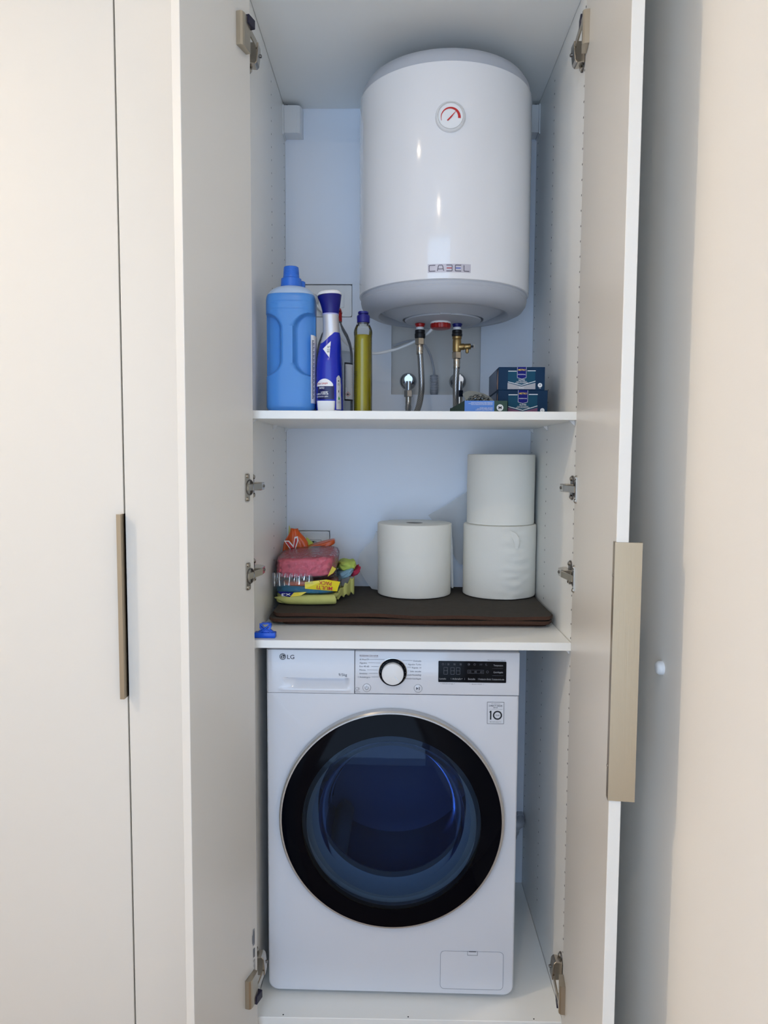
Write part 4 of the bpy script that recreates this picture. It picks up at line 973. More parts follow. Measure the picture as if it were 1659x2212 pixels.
flap([(0.104, 1.094), (0.109, 1.085), (0.114, 1.075), (0.117, 1.050), (0.118, 1.02), (0.119, 0.99), (0.120, 0.960), (0.121, 0.930)], [(0.119, 1.108), (0.1205, 1.085), (0.1210, 1.075), (0.123, 1.050), (0.124, 1.02), (0.1245, 0.99), (0.1255, 0.960), (0.1265, 0.930)], lambda x, z: 0.410 - 0.3 * (x - 0.104), RL)
flap([(0.140, 1.175), (0.100, 1.148), (0.058, 1.126), (0.075, 1.105), (0.106, 1.075), (0.122, 1.030), (0.140, 0.998), (0.152, 0.982)], [(0.180, 1.200), (0.180, 1.180), (0.180, 1.15), (0.180, 1.12), (0.180, 1.08), (0.180, 1.04), (0.180, 1.00), (0.180, 0.980)], lambda x, z: 0.500 + 0.05 * (x - 0.1), R3)
# wrinkle flap in front of the lower roll of the pair
flap([(0.268, 1.098), (0.272, 1.088), (0.276, 1.078), (0.281, 1.066), (0.284, 1.052)], [(0.270, 1.0985), (0.284, 1.092), (0.292, 1.080), (0.295, 1.066), (0.290, 1.050)], lambda x, z: 0.430 - math.sqrt(max(0, 0.1018 ** 2 - (x - 0.2555) ** 2)) - 0.0025 - 0.006 * sm(0.27, 0.295, x), R2, 10, 8, PAPER)
# -- blue plastic clip at the shelf front
BCL = mat('blue_toy_plastic', (14, 84, 206), 0.3, sss=0.1)
CLP = thing('plastic_clip', 'small bright blue plastic clip at the front of the shelf', 'clip', (-0.329, 0.02, SH2))
bm = BM(); box(bm, -0.3535, -0.3055, 0.010, 0.030, SH2 + 0.0002, SH2 + 0.0125, 0.002, 2); add('grip_bar', bm, BCL, CLP, smooth=40)
bm = BM(); loft(bm, [sell((-0.3280, 0.021), a, b, SH2 + z, 4, 28) for a, b, z in ((0.0195, 0.0065, 0.0120), (0.0120, 0.0060, 0.0175), (0.0080, 0.0055, 0.0215))]); add('web', bm, BCL, CLP, smooth=40)
bm = BM()
for sx in (-1, 1):
    tube(bm, [(-0.3280 + sx * 0.013 - sx * 0.026 * t, 0.013, SH2 + 0.011 + 0.022 * t) for t in (0, 0.25, 0.5, 0.75, 1)], 0.0016, 8)
add('cross_ribs', bm, BCL, CLP, smooth=60)
bm = BM(); o_ = rrect(-0.3415, -0.3155, SH2 + 0.0185, SH2 + 0.0335, 0.006, 6); i_ = rrect(-0.3375, -0.3195, SH2 + 0.0220, SH2 + 0.0310, 0.004, 6)
loft(bm, [[(x, y, z) for x, z in p] for p, y in ((o_, 0.014), (o_, 0.028), (i_, 0.028), (i_, 0.014), (o_, 0.014))], cap0=False, cap1=False); bmesh.ops.remove_doubles(bm, verts=bm.verts, dist=1e-6); add('loop', bm, BCL, CLP, smooth=40)

# -- cloths and their packs
def pack(c, half, rot, seed, m, name, parent=None, amp=0.003, e=4.0, droop=0.0, freq=26, nz=14, nn=72, tilt=(0, 0), tag_=None):
    """soft folded bundle: superelliptic slab with creases; tilt slopes it along x and y"""
    bm = BM(); rings = []
    for j in range(nz + 1):
        v = -1 + 2 * j / nz; k = (1 - abs(v) ** e) ** (1 / e); k = max(k, 0.55 if j in (0, nz) else 0.2); ring = []
        for i in range(nn):
            t = 2 * math.pi * i / nn; ct, st = math.cos(t), math.sin(t)
            x = half[0] * k ** 0.25 * math.copysign(abs(ct) ** (2 / e), ct); y = half[1] * k ** 0.25 * math.copysign(abs(st) ** (2 / e), st); z = half[2] * v
            q = noise.noise((x * freq + seed, y * freq, z * freq * 2.2)); q2 = noise.noise((x * freq * 3 + seed, y * freq * 2, z * freq * 5))
            x += ct * amp * (q + 0.4 * q2); y += st * amp * (q + 0.4 * q2); z += amp * 0.8 * noise.noise((x * freq, y * freq, seed)) + tilt[0] * x + tilt[1] * y - droop * (x / half[0]) ** 2
            cr, sr = math.cos(rot), math.sin(rot)
            ring.append((c[0] + x * cr - y * sr, c[1] + x * sr + y * cr, c[2] + z))
        rings.append(ring)
    loft(bm, rings); return add(name, bm, m, parent, smooth=60)
YCL = mat('pale_yellow_cloth', (206, 206, 122), 0.9, bump=(700, 0.5, 0.001), vary=(40, 0.12))
PINK = mat('pink_sponge_cloth', (236, 104, 122), 0.75, bump=(500, 0.4, 0.001), vary=(60, 0.15))
TURQ = mat('turquoise_cloth', (44, 132, 168), 0.85, bump=(700, 0.5, 0.001), vary=(60, 0.25))
ORNG = mat('orange_foil', (216, 92, 34), 0.25, vary=(30, 0.25))
AMB = mat('amber_foil', (226, 160, 48), 0.3)
LIME = mat('lime_cloth', (186, 206, 96), 0.85, vary=(40, 0.15))
PALEB = mat('pale_blue_cloth', (140, 178, 196), 0.85, vary=(40, 0.15))
CRIM = mat('crimson_cloth', (176, 48, 76), 0.85, vary=(40, 0.2))
YLAB = mat('yellow_label_film', (246, 224, 40), 0.3)
FILM = film('crinkled_clear_film', (0.97, 0.97, 0.98), 0.10, ior=1.35, bump=(90, 0.9, 0.01), mixw=(0.03, (235, 235, 238)))
# folded yellow cloth at the bottom: three plies and a rolled front edge
YC = thing('folded_cloth', 'pale yellow folded cloth at the bottom of the cloth pile', 'cloth', (-0.265, 0.33, MT))
pack((-0.2700, 0.330, MT + 0.0068), (0.0790, 0.082, 0.0062), 0.03, 2.0, YCL, 'lower_ply', YC, amp=0.0012, e=5)
pack((-0.2630, 0.335, MT + 0.0190), (0.0830, 0.078, 0.0056), -0.02, 6.0, YCL, 'upper_ply', YC, amp=0.0015, e=5, tilt=(0.02, 0))
bm = BM(); tube(bm, spline([(-0.348, 0.262, MT + 0.0150), (-0.310, 0.250, MT + 0.0130), (-0.250, 0.246, MT + 0.0130), (-0.200, 0.247, MT + 0.0145), (-0.192, 0.248, MT + 0.0150)], 8), lambda t: 0.0118 * sm(-0.05, 0.25, t) + 0.0008, 18); add('rolled_edge', bm, YCL, YC, smooth=60)
bm = BM(); nx, nz = 26, 8; V = []
for j in range(nz + 1):
    V.append([])
    for i in range(nx + 1):
        u, v = i / nx, j / nz
        V[-1].append(bm.verts.new((-0.195 + 0.046 * u, 0.270 + 0.10 * u + 0.006 * math.sin(u * 18), MT + 0.014 + 0.034 * u * v + 0.012 * v + 0.004 * math.sin(u * 24 + v) - 0.004)))
for j in range(nz):
    for i in range(nx): bm.faces.new((V[j][i], V[j][i + 1], V[j + 1][i + 1], V[j + 1][i]))
g = add('frilled_corner', bm, YCL, YC, smooth=180); md = g.modifiers.new('thickness', 'SOLIDIFY'); md.thickness = 0.002
# multi pack: turquoise cloths in a printed film bag
MP = thing('cloth_pack', 'film bag of turquoise cloths with a yellow printed band', 'cloth pack', (-0.265, 0.33, MT + 0.026))
zb = MT + 0.0265
pack((-0.2680, 0.330, zb + 0.0105), (0.0800, 0.085, 0.0100), 0.0, 11.0, TURQ, 'cloth_fold', MP, amp=0.0022, e=4)
pack((-0.2600, 0.335, zb + 0.0255), (0.0720, 0.080, 0.0075), 0.02, 14.0, ORNG, 'orange_wrap', MP, amp=0.003, e=4)
pack((-0.2660, 0.330, zb + 0.0200), (0.0850, 0.0885, 0.0200), 0.0, 19.0, FILM, 'film_bag', MP, amp=0.0032, e=4, freq=40)
def bag(off, z_lean=0.0): return lambda x, z: Vector((x, 0.330 - 0.0885 - off + 0.0015 * noise.noise((x * 60, z * 60, 1)) + 2.2 * max(0, abs(x + 0.266) - 0.070) ** 1.3, z))
P = Print(bag(0.0030))
pa = [(-0.2665, zb + 0.0165), (-0.1850, zb + 0.0090), (-0.1770, zb + 0.0330), (-0.2120, zb + 0.0405), (-0.2670, zb + 0.0335)]
P.poly(pa[::-1]); P.done('yellow_band', YLAB, MP)
P = Print(bag(0.0040)); P.text('MULTI', -0.1960, zb + 0.0215, 0.0092, 'LEFT', rot=math.pi - 0.10, width=0.0400, bold=0.02); P.text('PACK', -0.1980, zb + 0.0345, 0.0092, 'LEFT', rot=math.pi - 0.08, width=0.0330, bold=0.02); P.done('band_lettering', REDINK, MP)
P = Print(bag(0.0028)); P.poly([(-0.3380, zb + 0.0085), (-0.3250, zb - 0.0020), (-0.3050, zb - 0.0055), (-0.2950, zb + 0.0060), (-0.3150, zb + 0.0085)]); P.done('blue_corner_print', ROYAL, MP)
P = Print(bag(0.0030)); P.poly([(-0.3050, zb - 0.0050), (-0.2780, zb - 0.0020), (-0.2620, zb + 0.0080), (-0.2840, zb + 0.0070), (-0.2950, zb + 0.0060)]); P.done('yellow_corner_print', YLAB, MP)
P = Print(bag(0.0036)); P.text('x3', -0.3030, zb + 0.0040, 0.0080, 'LEFT', rot=math.pi, width=0.0240, bold=0.03); P.done('count_lettering', WHITEINK, MP)
pack((-0.1740, 0.372, zb + 0.0400), (0.0230, 0.055, 0.0100), 0.1, 31.0, PALEB, 'pale_blue_cloth', MP, amp=0.006, e=2.6, freq=50, tilt=(0.45, 0))
pack((-0.1680, 0.380, zb + 0.0590), (0.0240, 0.045, 0.0110), 0.1, 34.0, LIME, 'lime_cloth', MP, amp=0.006, e=2.6, freq=50, tilt=(0.05, 0))
pack((-0.1500, 0.375, zb + 0.0420), (0.0140, 0.030, 0.0075), 0.4, 37.0, CRIM, 'crimson_cloth', MP, amp=0.006, e=2.2, freq=60, tilt=(0.7, 0))
# pink sponge cloth pack on top
PK = thing('cloth_pack', 'clear film pack of pink sponge cloths on the cloth pile', 'cloth pack', (-0.265, 0.33, zb + 0.045))
zp = zb + 0.0460
pack((-0.2680, 0.325, zp + 0.0270), (0.0745, 0.084, 0.0250), 0.0, 41.0, PINK, 'sponge_cloths', PK, amp=0.0028, e=6, tilt=(0.055, 0.05))
pack((-0.2680, 0.325, zp + 0.0270), (0.0785, 0.0870, 0.0285), 0.0, 47.0, FILM, 'film_bag', PK, amp=0.0035, e=5, freq=45, tilt=(0.055, 0.05))
bm = BM(); nx, nz = 60, 8; V = []
for j in range(nz + 1):   # crimped seam hanging down at the front of the film
    V.append([])
    for i in range(nx + 1):
        u, v = i / nx, j / nz
        V[-1].append(bm.verts.new((-0.3505 + 0.105 * u, 0.2415 - 0.006 * v + 0.0035 * math.sin(u * 52) * (1 - 0.5 * v) + 0.002 * noise.noise((u * 20, v * 3, 2)), zp + 0.010 - 0.034 * v + 0.008 * u * v)))
for j in range(nz):
    for i in range(nx): bm.faces.new((V[j][i], V[j][i + 1], V[j + 1][i + 1], V[j + 1][i]))
add('film_seam', bm, film('film_seam', (0.90, 0.92, 0.94), 0.10, mixw=(0.06, (225, 228, 236))), PK, smooth=180)
P = Print(lambda x, z: Vector((x, 0.2345, z))); P.poly([(-0.2080, zp + 0.0030), (-0.1940, zp + 0.0120), (-0.1860, zp + 0.0230), (-0.1960, zp + 0.0300)]); P.done('yellow_tag', mat('mustard_tag', (214, 190, 50), 0.5), PK)
# orange packet with the red letter standing at the back
OP = thing('glove_packet', 'crumpled orange foil packet with a big red letter V', 'packet', (-0.312, 0.43, zp))
bm = BM(); nx, nz = 20, 20; V = []
outline = [(-0.352, 0.012), (-0.350, 0.060), (-0.335, 0.084), (-0.330, 0.100), (-0.318, 0.102), (-0.304, 0.085), (-0.300, 0.062), (-0.284, 0.040), (-0.272, 0.012)]
def edge_l(v): return -0.353 + 0.004 * v + 0.020 * sm(0.7, 1.0, v)
def edge_r(v): return -0.262 - 0.020 * sm(0.1, 0.65, v) - 0.028 * sm(0.7, 1.0, v)
for j in range(nz + 1):
    V.append([])
    for i in range(nx + 1):
        u, v = i / nx, j / nz; x = edge_l(v) + (edge_r(v) - edge_l(v)) * u
        V[-1].append(bm.verts.new((x, 0.405 + 0.03 * v + 0.006 * noise.noise((u * 4, v * 4, 9)) + 0.008 * math.sin(u * 3.1) * -1, zp - 0.044 + 0.150 * v)))
for j in range(nz):
    for i in range(nx): bm.faces.new((V[j][i], V[j][i + 1], V[j + 1][i + 1], V[j + 1][i])).material_index = 1 if (j < 9 and i < 6) else 0
g = add('foil_front', bm, None, OP, smooth=180); g.data.materials.append(ORNG); g.data.materials.append(AMB)
md = g.modifiers.new('thickness', 'SOLIDIFY'); md.thickness = 0.004; md.offset = 1
P = Print(lambda x, z: Vector((x, 0.3905 + 0.10 * (z - zp - 0.02), z)))
P.poly([(-0.3440, zp + 0.0760), (-0.3300, zp + 0.0760), (-0.3180, zp + 0.0630), (-0.3150, zp + 0.0860), (-0.3060, zp + 0.0880), (-0.3040, zp + 0.0760), (-0.3140, zp + 0.0460), (-0.3230, zp + 0.0460)]); P.done('letter_outline', WHITEINK, OP)
P = Print(lambda x, z: Vector((x, 0.3897 + 0.10 * (z - zp - 0.02), z)))
P.poly([(-0.3395, zp + 0.0730), (-0.3315, zp + 0.0730), (-0.3170, zp + 0.0560), (-0.3130, zp + 0.0820), (-0.3080, zp + 0.0830), (-0.3075, zp + 0.0750), (-0.3155, zp + 0.0490), (-0.3215, zp + 0.0490)]); P.done('red_letter', REDINK, OP)
pack((-0.2480, 0.440, zp + 0.0580), (0.0420, 0.020, 0.0075), 0.0, 51.0, ORNG, 'folded_flap', OP, amp=0.002, tilt=(0.30, 0.1))
bm = BM(); loft(bm, [[(-0.346, 0.455, zp + 0.02), (-0.325, 0.455, zp + 0.02), (-0.331, 0.470, zp + 0.085), (-0.341, 0.472, zp + 0.112)], [(-0.346, 0.458, zp + 0.02), (-0.325, 0.458, zp + 0.02), (-0.331, 0.473, zp + 0.085), (-0.341, 0.475, zp + 0.112)]]); add('pale_corner', bm, YCL, OP)
bm = BM(); loft(bm, [[(-0.300, 0.450, zp + 0.01), (-0.255, 0.450, zp + 0.01), (-0.262, 0.460, zp + 0.055), (-0.290, 0.465, zp + 0.078)], [(-0.300, 0.453, zp + 0.01), (-0.255, 0.453, zp + 0.01), (-0.262, 0.463, zp + 0.055), (-0.290, 0.468, zp + 0.078)]]); add('pale_corner', bm, LIME, OP)

# ================================================================= washing machine
WM = thing('washing_machine', 'white front-loading washing machine with a dark round door', 'washing machine', (-0.0409, 0.051, 0.0), None, math.radians(-0.75))
def wadd(name, bm, m, parent=WM, smooth=None): return add(name, bm, m, parent, world=False, smooth=smooth)
BW, ZB, ZS, ZTW = 0.2935, 0.0110, 0.7425, 0.846
DC = 0.4465   # door centre height
def outline(inset, n=720):
    """rounded body outline seen from the door centre"""
    x1, z0, z1 = BW - inset, ZB + inset, ZS
    r = 0.024 - inset * 0.5; out = []
    for i in range(n):
        a = 2 * math.pi * i / n; c, s = math.cos(a), math.sin(a)
        t = min((x1 / abs(c)) if abs(c) > 1e-6 else 9, ((z1 - DC) / s) if s > 1e-6 else 9, ((z0 - DC) / s) if s < -1e-6 else 9)
        x, z = t * c, t * s + DC
        if z < z0 + r and abs(x) > x1 - r:   # round the two bottom corners
            cx, cz = math.copysign(x1 - r, x), z0 + r
            lo, hi = 0.0, t
            for _ in range(30):
                mid = (lo + hi) / 2; px, pz = mid * c, mid * s + DC
                inside = not (pz < cz and abs(px) > x1 - r and (abs(px) - (x1 - r)) ** 2 + (pz - cz) ** 2 > r * r)
                lo, hi = (mid, hi) if inside else (lo, mid)
            x, z = lo * c, lo * s + DC
        out.append((x, z))
    return out
def circ(r, n=720): return [(r * math.cos(2 * math.pi * i / n), DC + r * math.sin(2 * math.pi * i / n)) for i in range(n)]
bm = BM()
rings = [([(x, 0.070, z) for x, z in circ(0.222)]), ([(x, 0.002, z) for x, z in circ(0.235)]), ([(x, 0.0, z) for x, z in circ(0.238)])]
for ins, y in ((0.008, 0.0), (0.0035, 0.0012), (0.001, 0.004), (0.0, 0.009), (0.0, 0.468), (0.004, 0.472)): rings.append([(x, y, z) for x, z in outline(ins)])
loft(bm, rings, cap0=False); wadd('cabinet', bm, APPL, smooth=30)
bm = BM(); box(bm, -BW + 0.0005, BW - 0.0005, 0.020, 0.472, ZS + 0.0006, ZTW, 0.003, 2); wadd('top_housing', bm, APPL)
bm = BM(); box(bm, -BW + 0.004, BW - 0.004, 0.018, 0.472, ZTW + 0.0003, ZTW + 0.012, 0.004, 2); wadd('top_plate', bm, APPL)
XD = -0.0875
bm = BM(); box(bm, XD + 0.0006, BW - 0.0006, -0.0012, 0.0195, ZS + 0.0014, ZTW - 0.001, 0.0022, 3); cp = wadd('control_panel', bm, APPLG, smooth=40)
# detergent drawer front with the scooped grip
bm = BM(); nx, nz = 110, 56; V = []
xa, xb, za, zb_ = -BW + 0.0006, XD - 0.0006, ZS + 0.0014, ZTW - 0.001
for j in range(nz + 1):
    V.append([])
    for i in range(nx + 1):
        x = xa + (xb - xa) * i / nx; z = za + (zb_ - za) * j / nz
        y = -0.0012 + 0.006 * sm(xa + 0.006, xa, x) ** 2
        s = sm(-0.258, -0.215, x) * sm(-0.098, -0.112, x)
        y += 0.015 * s * sm(0.7530, 0.7765, z) * sm(0.7795, 0.7785, z)
        y += -0.0022 * sm(-0.268, -0.250, x) * sm(-0.095, -0.105, x) * math.exp(-((z - 0.7515) / 0.004) ** 2)
        V[-1].append(bm.verts.new((x, y, z)))
for j in range(nz):
    for i in range(nx): bm.faces.new((V[j][i], V[j][i + 1], V[j + 1][i + 1], V[j + 1][i]))
lay = [V[0], V[-1], [r[0] for r in V], [r[-1] for r in V]]
for k, e in enumerate(lay):
    bk = [bm.verts.new((v.co.x, 0.0195, v.co.z)) for v in e]
    for a, b, c, d in zip(e, e[1:], bk[1:], bk): bm.faces.new((a, b, c, d))
dw = wadd('detergent_drawer', bm, APPLG, smooth=35)
PY = -0.0016
def wprint(): return Print(front(PY))
# logo and lettering of the drawer
P = wprint(); P.ring(-0.2545, 0.8292, 0.0064, 0.0076, 40); P.disc(-0.2545, 0.8292, 0.0058, 36)
P.text('LG', -0.2440, 0.8238, 0.0098, width=0.0165, bold=0.02); P.text('9/5kg', -0.1245, 0.7850, 0.0063, width=0.0195); P.done('drawer_lettering', INK, dw, False)
P = Print(front(PY - 0.0004)); P.rect(-0.2558, -0.2546, 0.8262, 0.8325).rect(-0.2558, -0.2525, 0.8255, 0.8265).ring(-0.2545, 0.8292, 0.0044, 0.0050, 24, -5, -300).rect(-0.2540, -0.2500, 0.8287, 0.8295); P.disc(-0.2577, 0.8316, 0.0008, 10); P.done('logo_mark', WHITEINK, dw, False)
# programme list
P = wprint()
LX, RX = -0.0760, 0.0665
left = [('AI Wash', 0.8245, 0.0160, 0.0120), ('Algodón', 0.8163, 0.0172, 0.0165), ('Eco 40-60', 0.8082, 0.0222, 0.0245), ('Mixtos', 0.7997, 0.0140, 0.0145), ('Sintético', 0.7915, 0.0182, 0.0185), ('Antialérgico', 0.7828, 0.0248, 0.0255)]
right = [('Delicado', 0.8225, 0.0178), ('Algodón Turbo', 0.8143, 0.0306), ('Rápido 14', 0.8066, 0.0208), ('Sólo secado', 0.7980, 0.0252), ('Lavado+Secado(5kg)', 0.7897, 0.0330), ('Aclarado+Centrifugado', 0.7808, 0.0365)]
DXc, DZc = 0.0012, 0.7960
for s, z, w, _ in left: P.text(s, LX, z - 0.0013, 0.0036, width=w)
for s, z, w in right: P.text(s, RX, z - 0.0013, 0.0036, 'RIGHT', width=w)
for s, z, w, l in left:
    xe = DXc - math.sqrt(max(0.0001, 0.0335 ** 2 - (z - DZc) ** 2)) - 0.0015; P.rect(LX + max(w, l) + 0.003, max(xe, LX + max(w, l) + 0.006), z + 0.0006, z + 0.0011)
for s, z, w in right:
    xe = DXc + math.sqrt(max(0.0001, 0.0335 ** 2 - (z - DZc) ** 2)) + 0.0015; P.rect(min(xe, RX - w - 0.005), RX - w - 0.002, z + 0.0012, z + 0.0017)
P.ring(LX + 0.0188, 0.8255, 0.0015, 0.0019, 16); P.rect(LX - 0.0030, LX - 0.0025, 0.7815, 0.7850)
P.text('Smart', LX - 0.0045, 0.7505, 0.0017, 'CENTER', width=0.0065); P.text('Diagnosis', LX - 0.0045, 0.7477, 0.0019, 'CENTER', width=0.0125); P.ring(LX - 0.0055, 0.7560, 0.0030, 0.0034, 20); P.frame(LX - 0.0030, LX + 0.0000, 0.7535, 0.7580, 0.0004)
P.text('*Mantener presionado, 3 segundos', 0.2605, 0.8262, 0.0020, 'RIGHT', width=0.0420); P.text('Inicio sólo con App', 0.1280, 0.7695, 0.0022, 'CENTER', width=0.0245); P.text('Bloqueo infantil', 0.1950, 0.7693, 0.0022, 'CENTER', width=0.0225)
for c in (0.1280, 0.1950):
    P.line(c - 0.0165, 0.7715, c - 0.0145, 0.7700, 0.0004).line(c + 0.0165, 0.7715, c + 0.0145, 0.7700, 0.0004)
P.done('programme_lettering', INK, cp, False)
P = wprint(); P.text('PROGRAMAS CON VAPOR', LX, 0.8322, 0.0036, width=0.0430); P.rect(LX, LX + 0.0430, 0.8308, 0.8312); P.done('heading_lettering', mat('brown_ink', (120, 78, 74), 0.6), cp, False)
# dial
bm = BM(); lathe(bm, [(0.0318, 0.0), (0.0318, -0.006), (0.0300, -0.0085), (0.0262, -0.0090), (0.0256, -0.0060)], (DXc, 0, DZc), 'Y', 72); dl = wadd('programme_dial', bm, GLOSSB, smooth=40)
bm = BM(); lathe(bm, [(0.0330, 0.0), (0.0330, -0.0018), (0.0318, -0.0022), (0.0318, 0.0)], (DXc, 0, DZc), 'Y', 72, cap0=False, cap1=False); add('dial_rim', bm, SILVER, dl, world=False, smooth=40)
bm = BM(); lathe(bm, [(0.0250, -0.004), (0.0252, -0.018), (0.0244, -0.0205), (0.0225, -0.0215)], (DXc, 0, DZc - 0.0002), 'Y', 72); add('dial_knob', bm, WHITEP, dl, world=False, smooth=40)
P = Print(front(-0.0218)); P.line(DXc + 0.0040, DZc - 0.0045, DXc + 0.0155, DZc - 0.0160, 0.0010); P.done('dial_pointer', SILVER, dl, False)
P = Print(front(-0.0093))
for k in range(12):
    a = math.radians(62 - k * 30 if k < 5 else 0)
for a in (62, 42, 22, 4, -14, -32, 118, 138, 158, 176, 194, 212): P.disc(DXc + 0.0288 * math.cos(math.radians(a)), DZc + 0.0288 * math.sin(math.radians(a)), 0.0005, 8)
P.done('dial_lamps', GREYINK, dl, False)
# buttons
for bx, bz, kind in ((-0.0590, 0.7585, 0), (0.0598, 0.7585, 1)):
    bm = BM(); lathe(bm, [(0.0096, 0.0), (0.0096, -0.0018), (0.0088, -0.0024)], (bx, 0, bz), 'Y', 40); bt = wadd('button', bm, APPLG, cp, smooth=40)
    P = Print(front(-0.0028)); P.ring(bx, bz, 0.0090, 0.0095, 40)
    if kind == 0: P.ring(bx, bz - 0.0004, 0.0035, 0.0043, 28, 125, 415); P.rect(bx - 0.0004, bx + 0.0004, bz + 0.0003, bz + 0.0052)
    else: P.poly([(bx - 0.0042, bz - 0.0036), (bx + 0.0004, bz), (bx - 0.0042, bz + 0.0036)]); P.rect(bx + 0.0012, bx + 0.0021, bz - 0.0036, bz + 0.0036).rect(bx + 0.0031, bx + 0.0040, bz - 0.0036, bz + 0.0036)
    P.done('button_mark', INK, bt, False)
# display
bm = BM(); rr_prism(bm, 0.1063, 0.2622, 0.7745, 0.8240, 0.0015, -0.0030, 0.0); ds = wadd('display', bm, SCREEN)
DY_ = -0.0033
P = Print(front(DY_))
def seg7(x, z, w, h):
    t = 0.0007
    P.rect(x, x + w, z, z + t).rect(x, x + w, z + h / 2, z + h / 2 + t).rect(x, x + w, z + h - t, z + h).rect(x, x + t, z, z + h).rect(x + w - t, x + w, z, z + h)
for k in range(3): seg7(0.1185 + k * 0.0128 + (0.003 if k else 0), 0.7930, 0.0090, 0.0165)
P.frame(0.1735, 0.2105, 0.7958, 0.8042, 0.0005)
for k, s in enumerate(('CS', '8S', '6S')): P.text(s, 0.1790 + k * 0.0130, 0.7978, 0.0042, 'CENTER', width=0.0055)
for k, x in enumerate((0.1165, 0.1290, 0.1430, 0.1570, 0.1760, 0.1895, 0.2035, 0.2165)):
    z = 0.8170
    if k in (0, 5): P.ring(x, z, 0.0018, 0.0024, 16)
    elif k in (1, 2, 3): P.frame(x - 0.0022, x + 0.0022, z - 0.0022, z + 0.0018, 0.0005); P.disc(x, z, 0.0010, 10)
    elif k == 4: P.ring(x, z, 0.0020, 0.0026, 16); P.disc(x + 0.0005, z, 0.0010, 10)
    elif k == 6:
        for q in (-0.0022, 0, 0.0022): P.line(x + q, z - 0.002, x + q + 0.0006, z + 0.002, 0.0005)
    else: P.ring(x, z, 0.0020, 0.0025, 16, 90, 330); P.disc(x - 0.0008, z, 0.0006, 8)
P.ring(0.2190, 0.8000, 0.0022, 0.0028, 16); P.rect(0.1222, 0.1225, 0.8145, 0.8195)
P.rect(0.2300, 0.2545, 0.8082, 0.8086).rect(0.2300, 0.2555, 0.7912, 0.7916)
P.done('display_icons', DIMINK, ds, False)
P = Print(front(DY_)); P.text('Temperatura', 0.2545, 0.8135, 0.0040, 'RIGHT', width=0.0215); P.text('Centrifugado', 0.2545, 0.7975, 0.0040, 'RIGHT', width=0.0215)
P.text('Lavado', 0.1090, 0.7808, 0.0040, width=0.0150); P.text('Aclarado+', 0.1385, 0.7808, 0.0042, width=0.0235); P.text('Secado', 0.1745, 0.7808, 0.0042, width=0.0165); P.text('Finalización diferida', 0.2005, 0.7808, 0.0040, width=0.0265); P.text('Limpieza de la cuba', 0.2315, 0.7808, 0.0040, width=0.0260)
for x in (0.1355, 0.1665, 0.1980, 0.2292): P.rect(x, x + 0.0004, 0.7805, 0.7850)
P.done('display_lettering', mat('pale_display_ink', (168, 170, 174), 0.5), ds, False)
# warranty sticker
P = Print(front(-0.0006)); P.poly(rrect(0.2200, 0.2590, 0.6770, 0.7285, 0.0012)); st = P.done('warranty_sticker', mat('pale_sticker', (212, 215, 222), 0.5), WM, False)
P = Print(front(-0.0010)); P.frame(0.2200, 0.2590, 0.6770, 0.7285, 0.0007); cx = 0.2395
P.text('I N V E R T E R', cx, 0.7232, 0.0020, 'CENTER', width=0.0205); P.text('DIRECT DRIVE', cx, 0.7178, 0.0036, 'CENTER', width=0.0305, bold=0.015); P.text('MOTOR', cx, 0.7142, 0.0020, 'CENTER', width=0.0100, bold=0.01); P.rect(0.2235, 0.2555, 0.7113, 0.7116)
P.rect(0.2268, 0.2300, 0.6868, 0.7078).poly([(0.2250, 0.7035), (0.2268, 0.7035), (0.2268, 0.7078)]); P.ring(0.2440, 0.6973, 0.0073, 0.0107, 44); P.text('YEAR', 0.2440, 0.6956, 0.0034, 'CENTER', width=0.0100); P.text('W A R R A N T Y', cx, 0.6803, 0.0025, 'CENTER', width=0.0270); P.done('sticker_print', INKB, st, False)
# round door
DR = 0.2560
def door_part(name, prof, m, parent, n=128, smooth=30, **k):
    bm = BM(); lathe(bm, prof, (0, 0, DC), 'Y', n, **k); return wadd(name, bm, m, parent, smooth)
DOORW = door_part('porthole_door', [(0.2640, 0.0010), (0.2640, -0.0100), (0.2625, -0.0165), (DR + 0.003, -0.0200), (DR, -0.0200), (DR - 0.001, -0.0170), (0.245, -0.014), (0.240, 0.001)], SILVER, WM, cap0=False, cap1=False)
DOORW['label'] = 'round porthole door with dark glass'
door_part('door_rim', [(DR - 0.0004, -0.0175), (DR - 0.0006, -0.0205), (0.245, -0.0235), (0.222, -0.0275), (0.208, -0.0293), (0.207, -0.0270), (0.225, -0.0180), (0.245, -0.0140)], GLOSSB, DOORW, cap0=False, cap1=False)
TINT = film('smoked_door_glass', (0.36, 0.46, 0.60), 0.03, gloss=(0.7, 0.85, 1.0), ior=1.32)
door_part('glass_border', [(0.2078, -0.0290), (0.1960, -0.0306)], film('smoked_border_glass', (0.11, 0.15, 0.22), 0.03, gloss=(0.7, 0.85, 1.0), ior=1.3), DOORW, cap0=False, cap1=False)
door_part('door_glass', [(0.1958, -0.0306), (0.170, -0.0335), (0.110, -0.0380), (0.050, -0.0402), (0.004, -0.0408)], TINT, DOORW, cap0=False)
door_part('gasket', [(0.221, 0.060), (0.214, 0.010), (0.205, 0.012), (0.196, 0.040), (0.180, 0.058), (0.182, 0.085)], mat('grey_rubber', (222, 222, 212), 0.6), WM, cap0=False, cap1=False)
door_part('glass_bowl', [(0.185, -0.010), (0.172, 0.006), (0.165, 0.050), (0.145, 0.085), (0.100, 0.105), (0.050, 0.112), (0.004, 0.113)], film('clear_bowl_glass', (0.72, 0.80, 0.92), 0.10, gloss=(0.7, 0.8, 1.0), ior=1.14), DOORW, cap0=False)
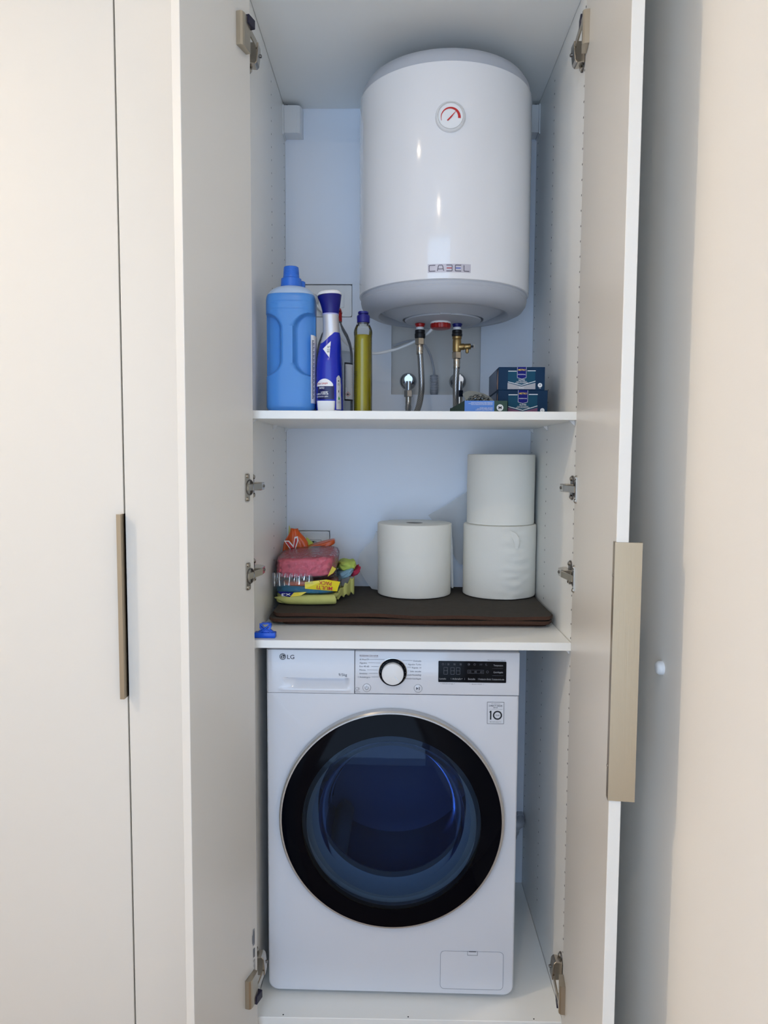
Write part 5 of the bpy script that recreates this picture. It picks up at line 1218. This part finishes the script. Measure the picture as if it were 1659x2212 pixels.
door_part('drum', [(0.182, 0.090), (0.238, 0.100), (0.240, 0.120), (0.240, 0.390), (0.200, 0.400), (0.05, 0.395), (0.004, 0.395)], mat('drum_steel_blue_reflection', (96, 118, 156), 0.45, metal=0.4), WM, cap0=False)  # blue of the sky reflected in the door glass, put into the steel colour
for k in range(3):
    a = math.radians(90 + 120 * k + 20); c, s = math.cos(a), math.sin(a)
    bm = BM(); obox(bm, (0, 0, DC), (c, 0, s), (0, 1, 0), (-s, 0, c), (0.195, 0.2385), (0.125, 0.385), (-0.022, 0.022), 0.012, 3); wadd('drum_paddle', bm, mat('paddle_grey', (150, 156, 166), 0.5), WM, smooth=50)
# service flap
bm = BM(); prism(bm, rrect(0.1185, 0.2680, 0.0270, 0.1225, 0.010), (0, 0, 0), (1, 0, 0), (0, 0, 1), (0, 1, 0), -0.0008, 0.0030); fl = wadd('filter_flap', bm, APPL)
P = Print(front(-0.0011)); o_ = rrect(0.1185, 0.2680, 0.0270, 0.1225, 0.010); i_ = rrect(0.1193, 0.2672, 0.0278, 0.1217, 0.0094)
for a, b, c, d in zip(o_, o_[1:] + o_[:1], i_[1:] + i_[:1], i_): P.poly([a, b, c, d])
P.done('flap_gap', mat('gap_grey', (128, 132, 142), 0.7), fl, False)
bm = BM(); box(bm, 0.1825, 0.2065, -0.0020, 0.0, 0.1130, 0.1235, 0.0008, 1); lt = wadd('flap_latch', bm, APPL, fl)
P = Print(front(-0.0023)); P.frame(0.1825, 0.2065, 0.1130, 0.1235, 0.0007); P.rect(0.186, 0.203, 0.1215, 0.1232); P.done('latch_gap', INK, lt, False)
for x in (-0.245, 0.245):
    for y in (0.06, 0.42):
        bm = BM(); lathe(bm, [(0.020, 0.0), (0.020, 0.008), (0.009, 0.010), (0.009, 0.0125)], (x, y, 0), n=20); wadd('foot', bm, BLACKP, smooth=40)
# -- drain hose fitting in the corner behind the machine
DH = thing('drain_hose', 'grey plastic drain hose elbow in the corner behind the washing machine', 'hose', (0.32, 0.52, 0.18))
bm = BM(); tube(bm, spline([(0.345, 0.534, 0.2115), (0.343, 0.500, 0.2115), (0.332, 0.482, 0.2110), (0.300, 0.538 - 0.040, 0.2100), (0.285, 0.500, 0.200)], 8), 0.0125, 20); add('elbow', bm, GREYPL, DH, smooth=60)
bm = BM(); olathe(bm, [(0.016, 0.0), (0.016, 0.020)], (0.3455, 0.5346, 0.2115), (0, -1, 0), 6); add('hose_nut', bm, GREYPL, DH)
bm = BM(); tube(bm, spline([(0.330, 0.486, 0.206), (0.3260, 0.492, 0.180), (0.310, 0.508, 0.120), (0.290, 0.515, 0.030), (0.275, 0.515, 0.012)], 10), lambda t: 0.0095 + 0.0012 * math.sin(t * 160), 14); add('corrugated_tube', bm, STEELD if False else GREYPL, DH, smooth=60)
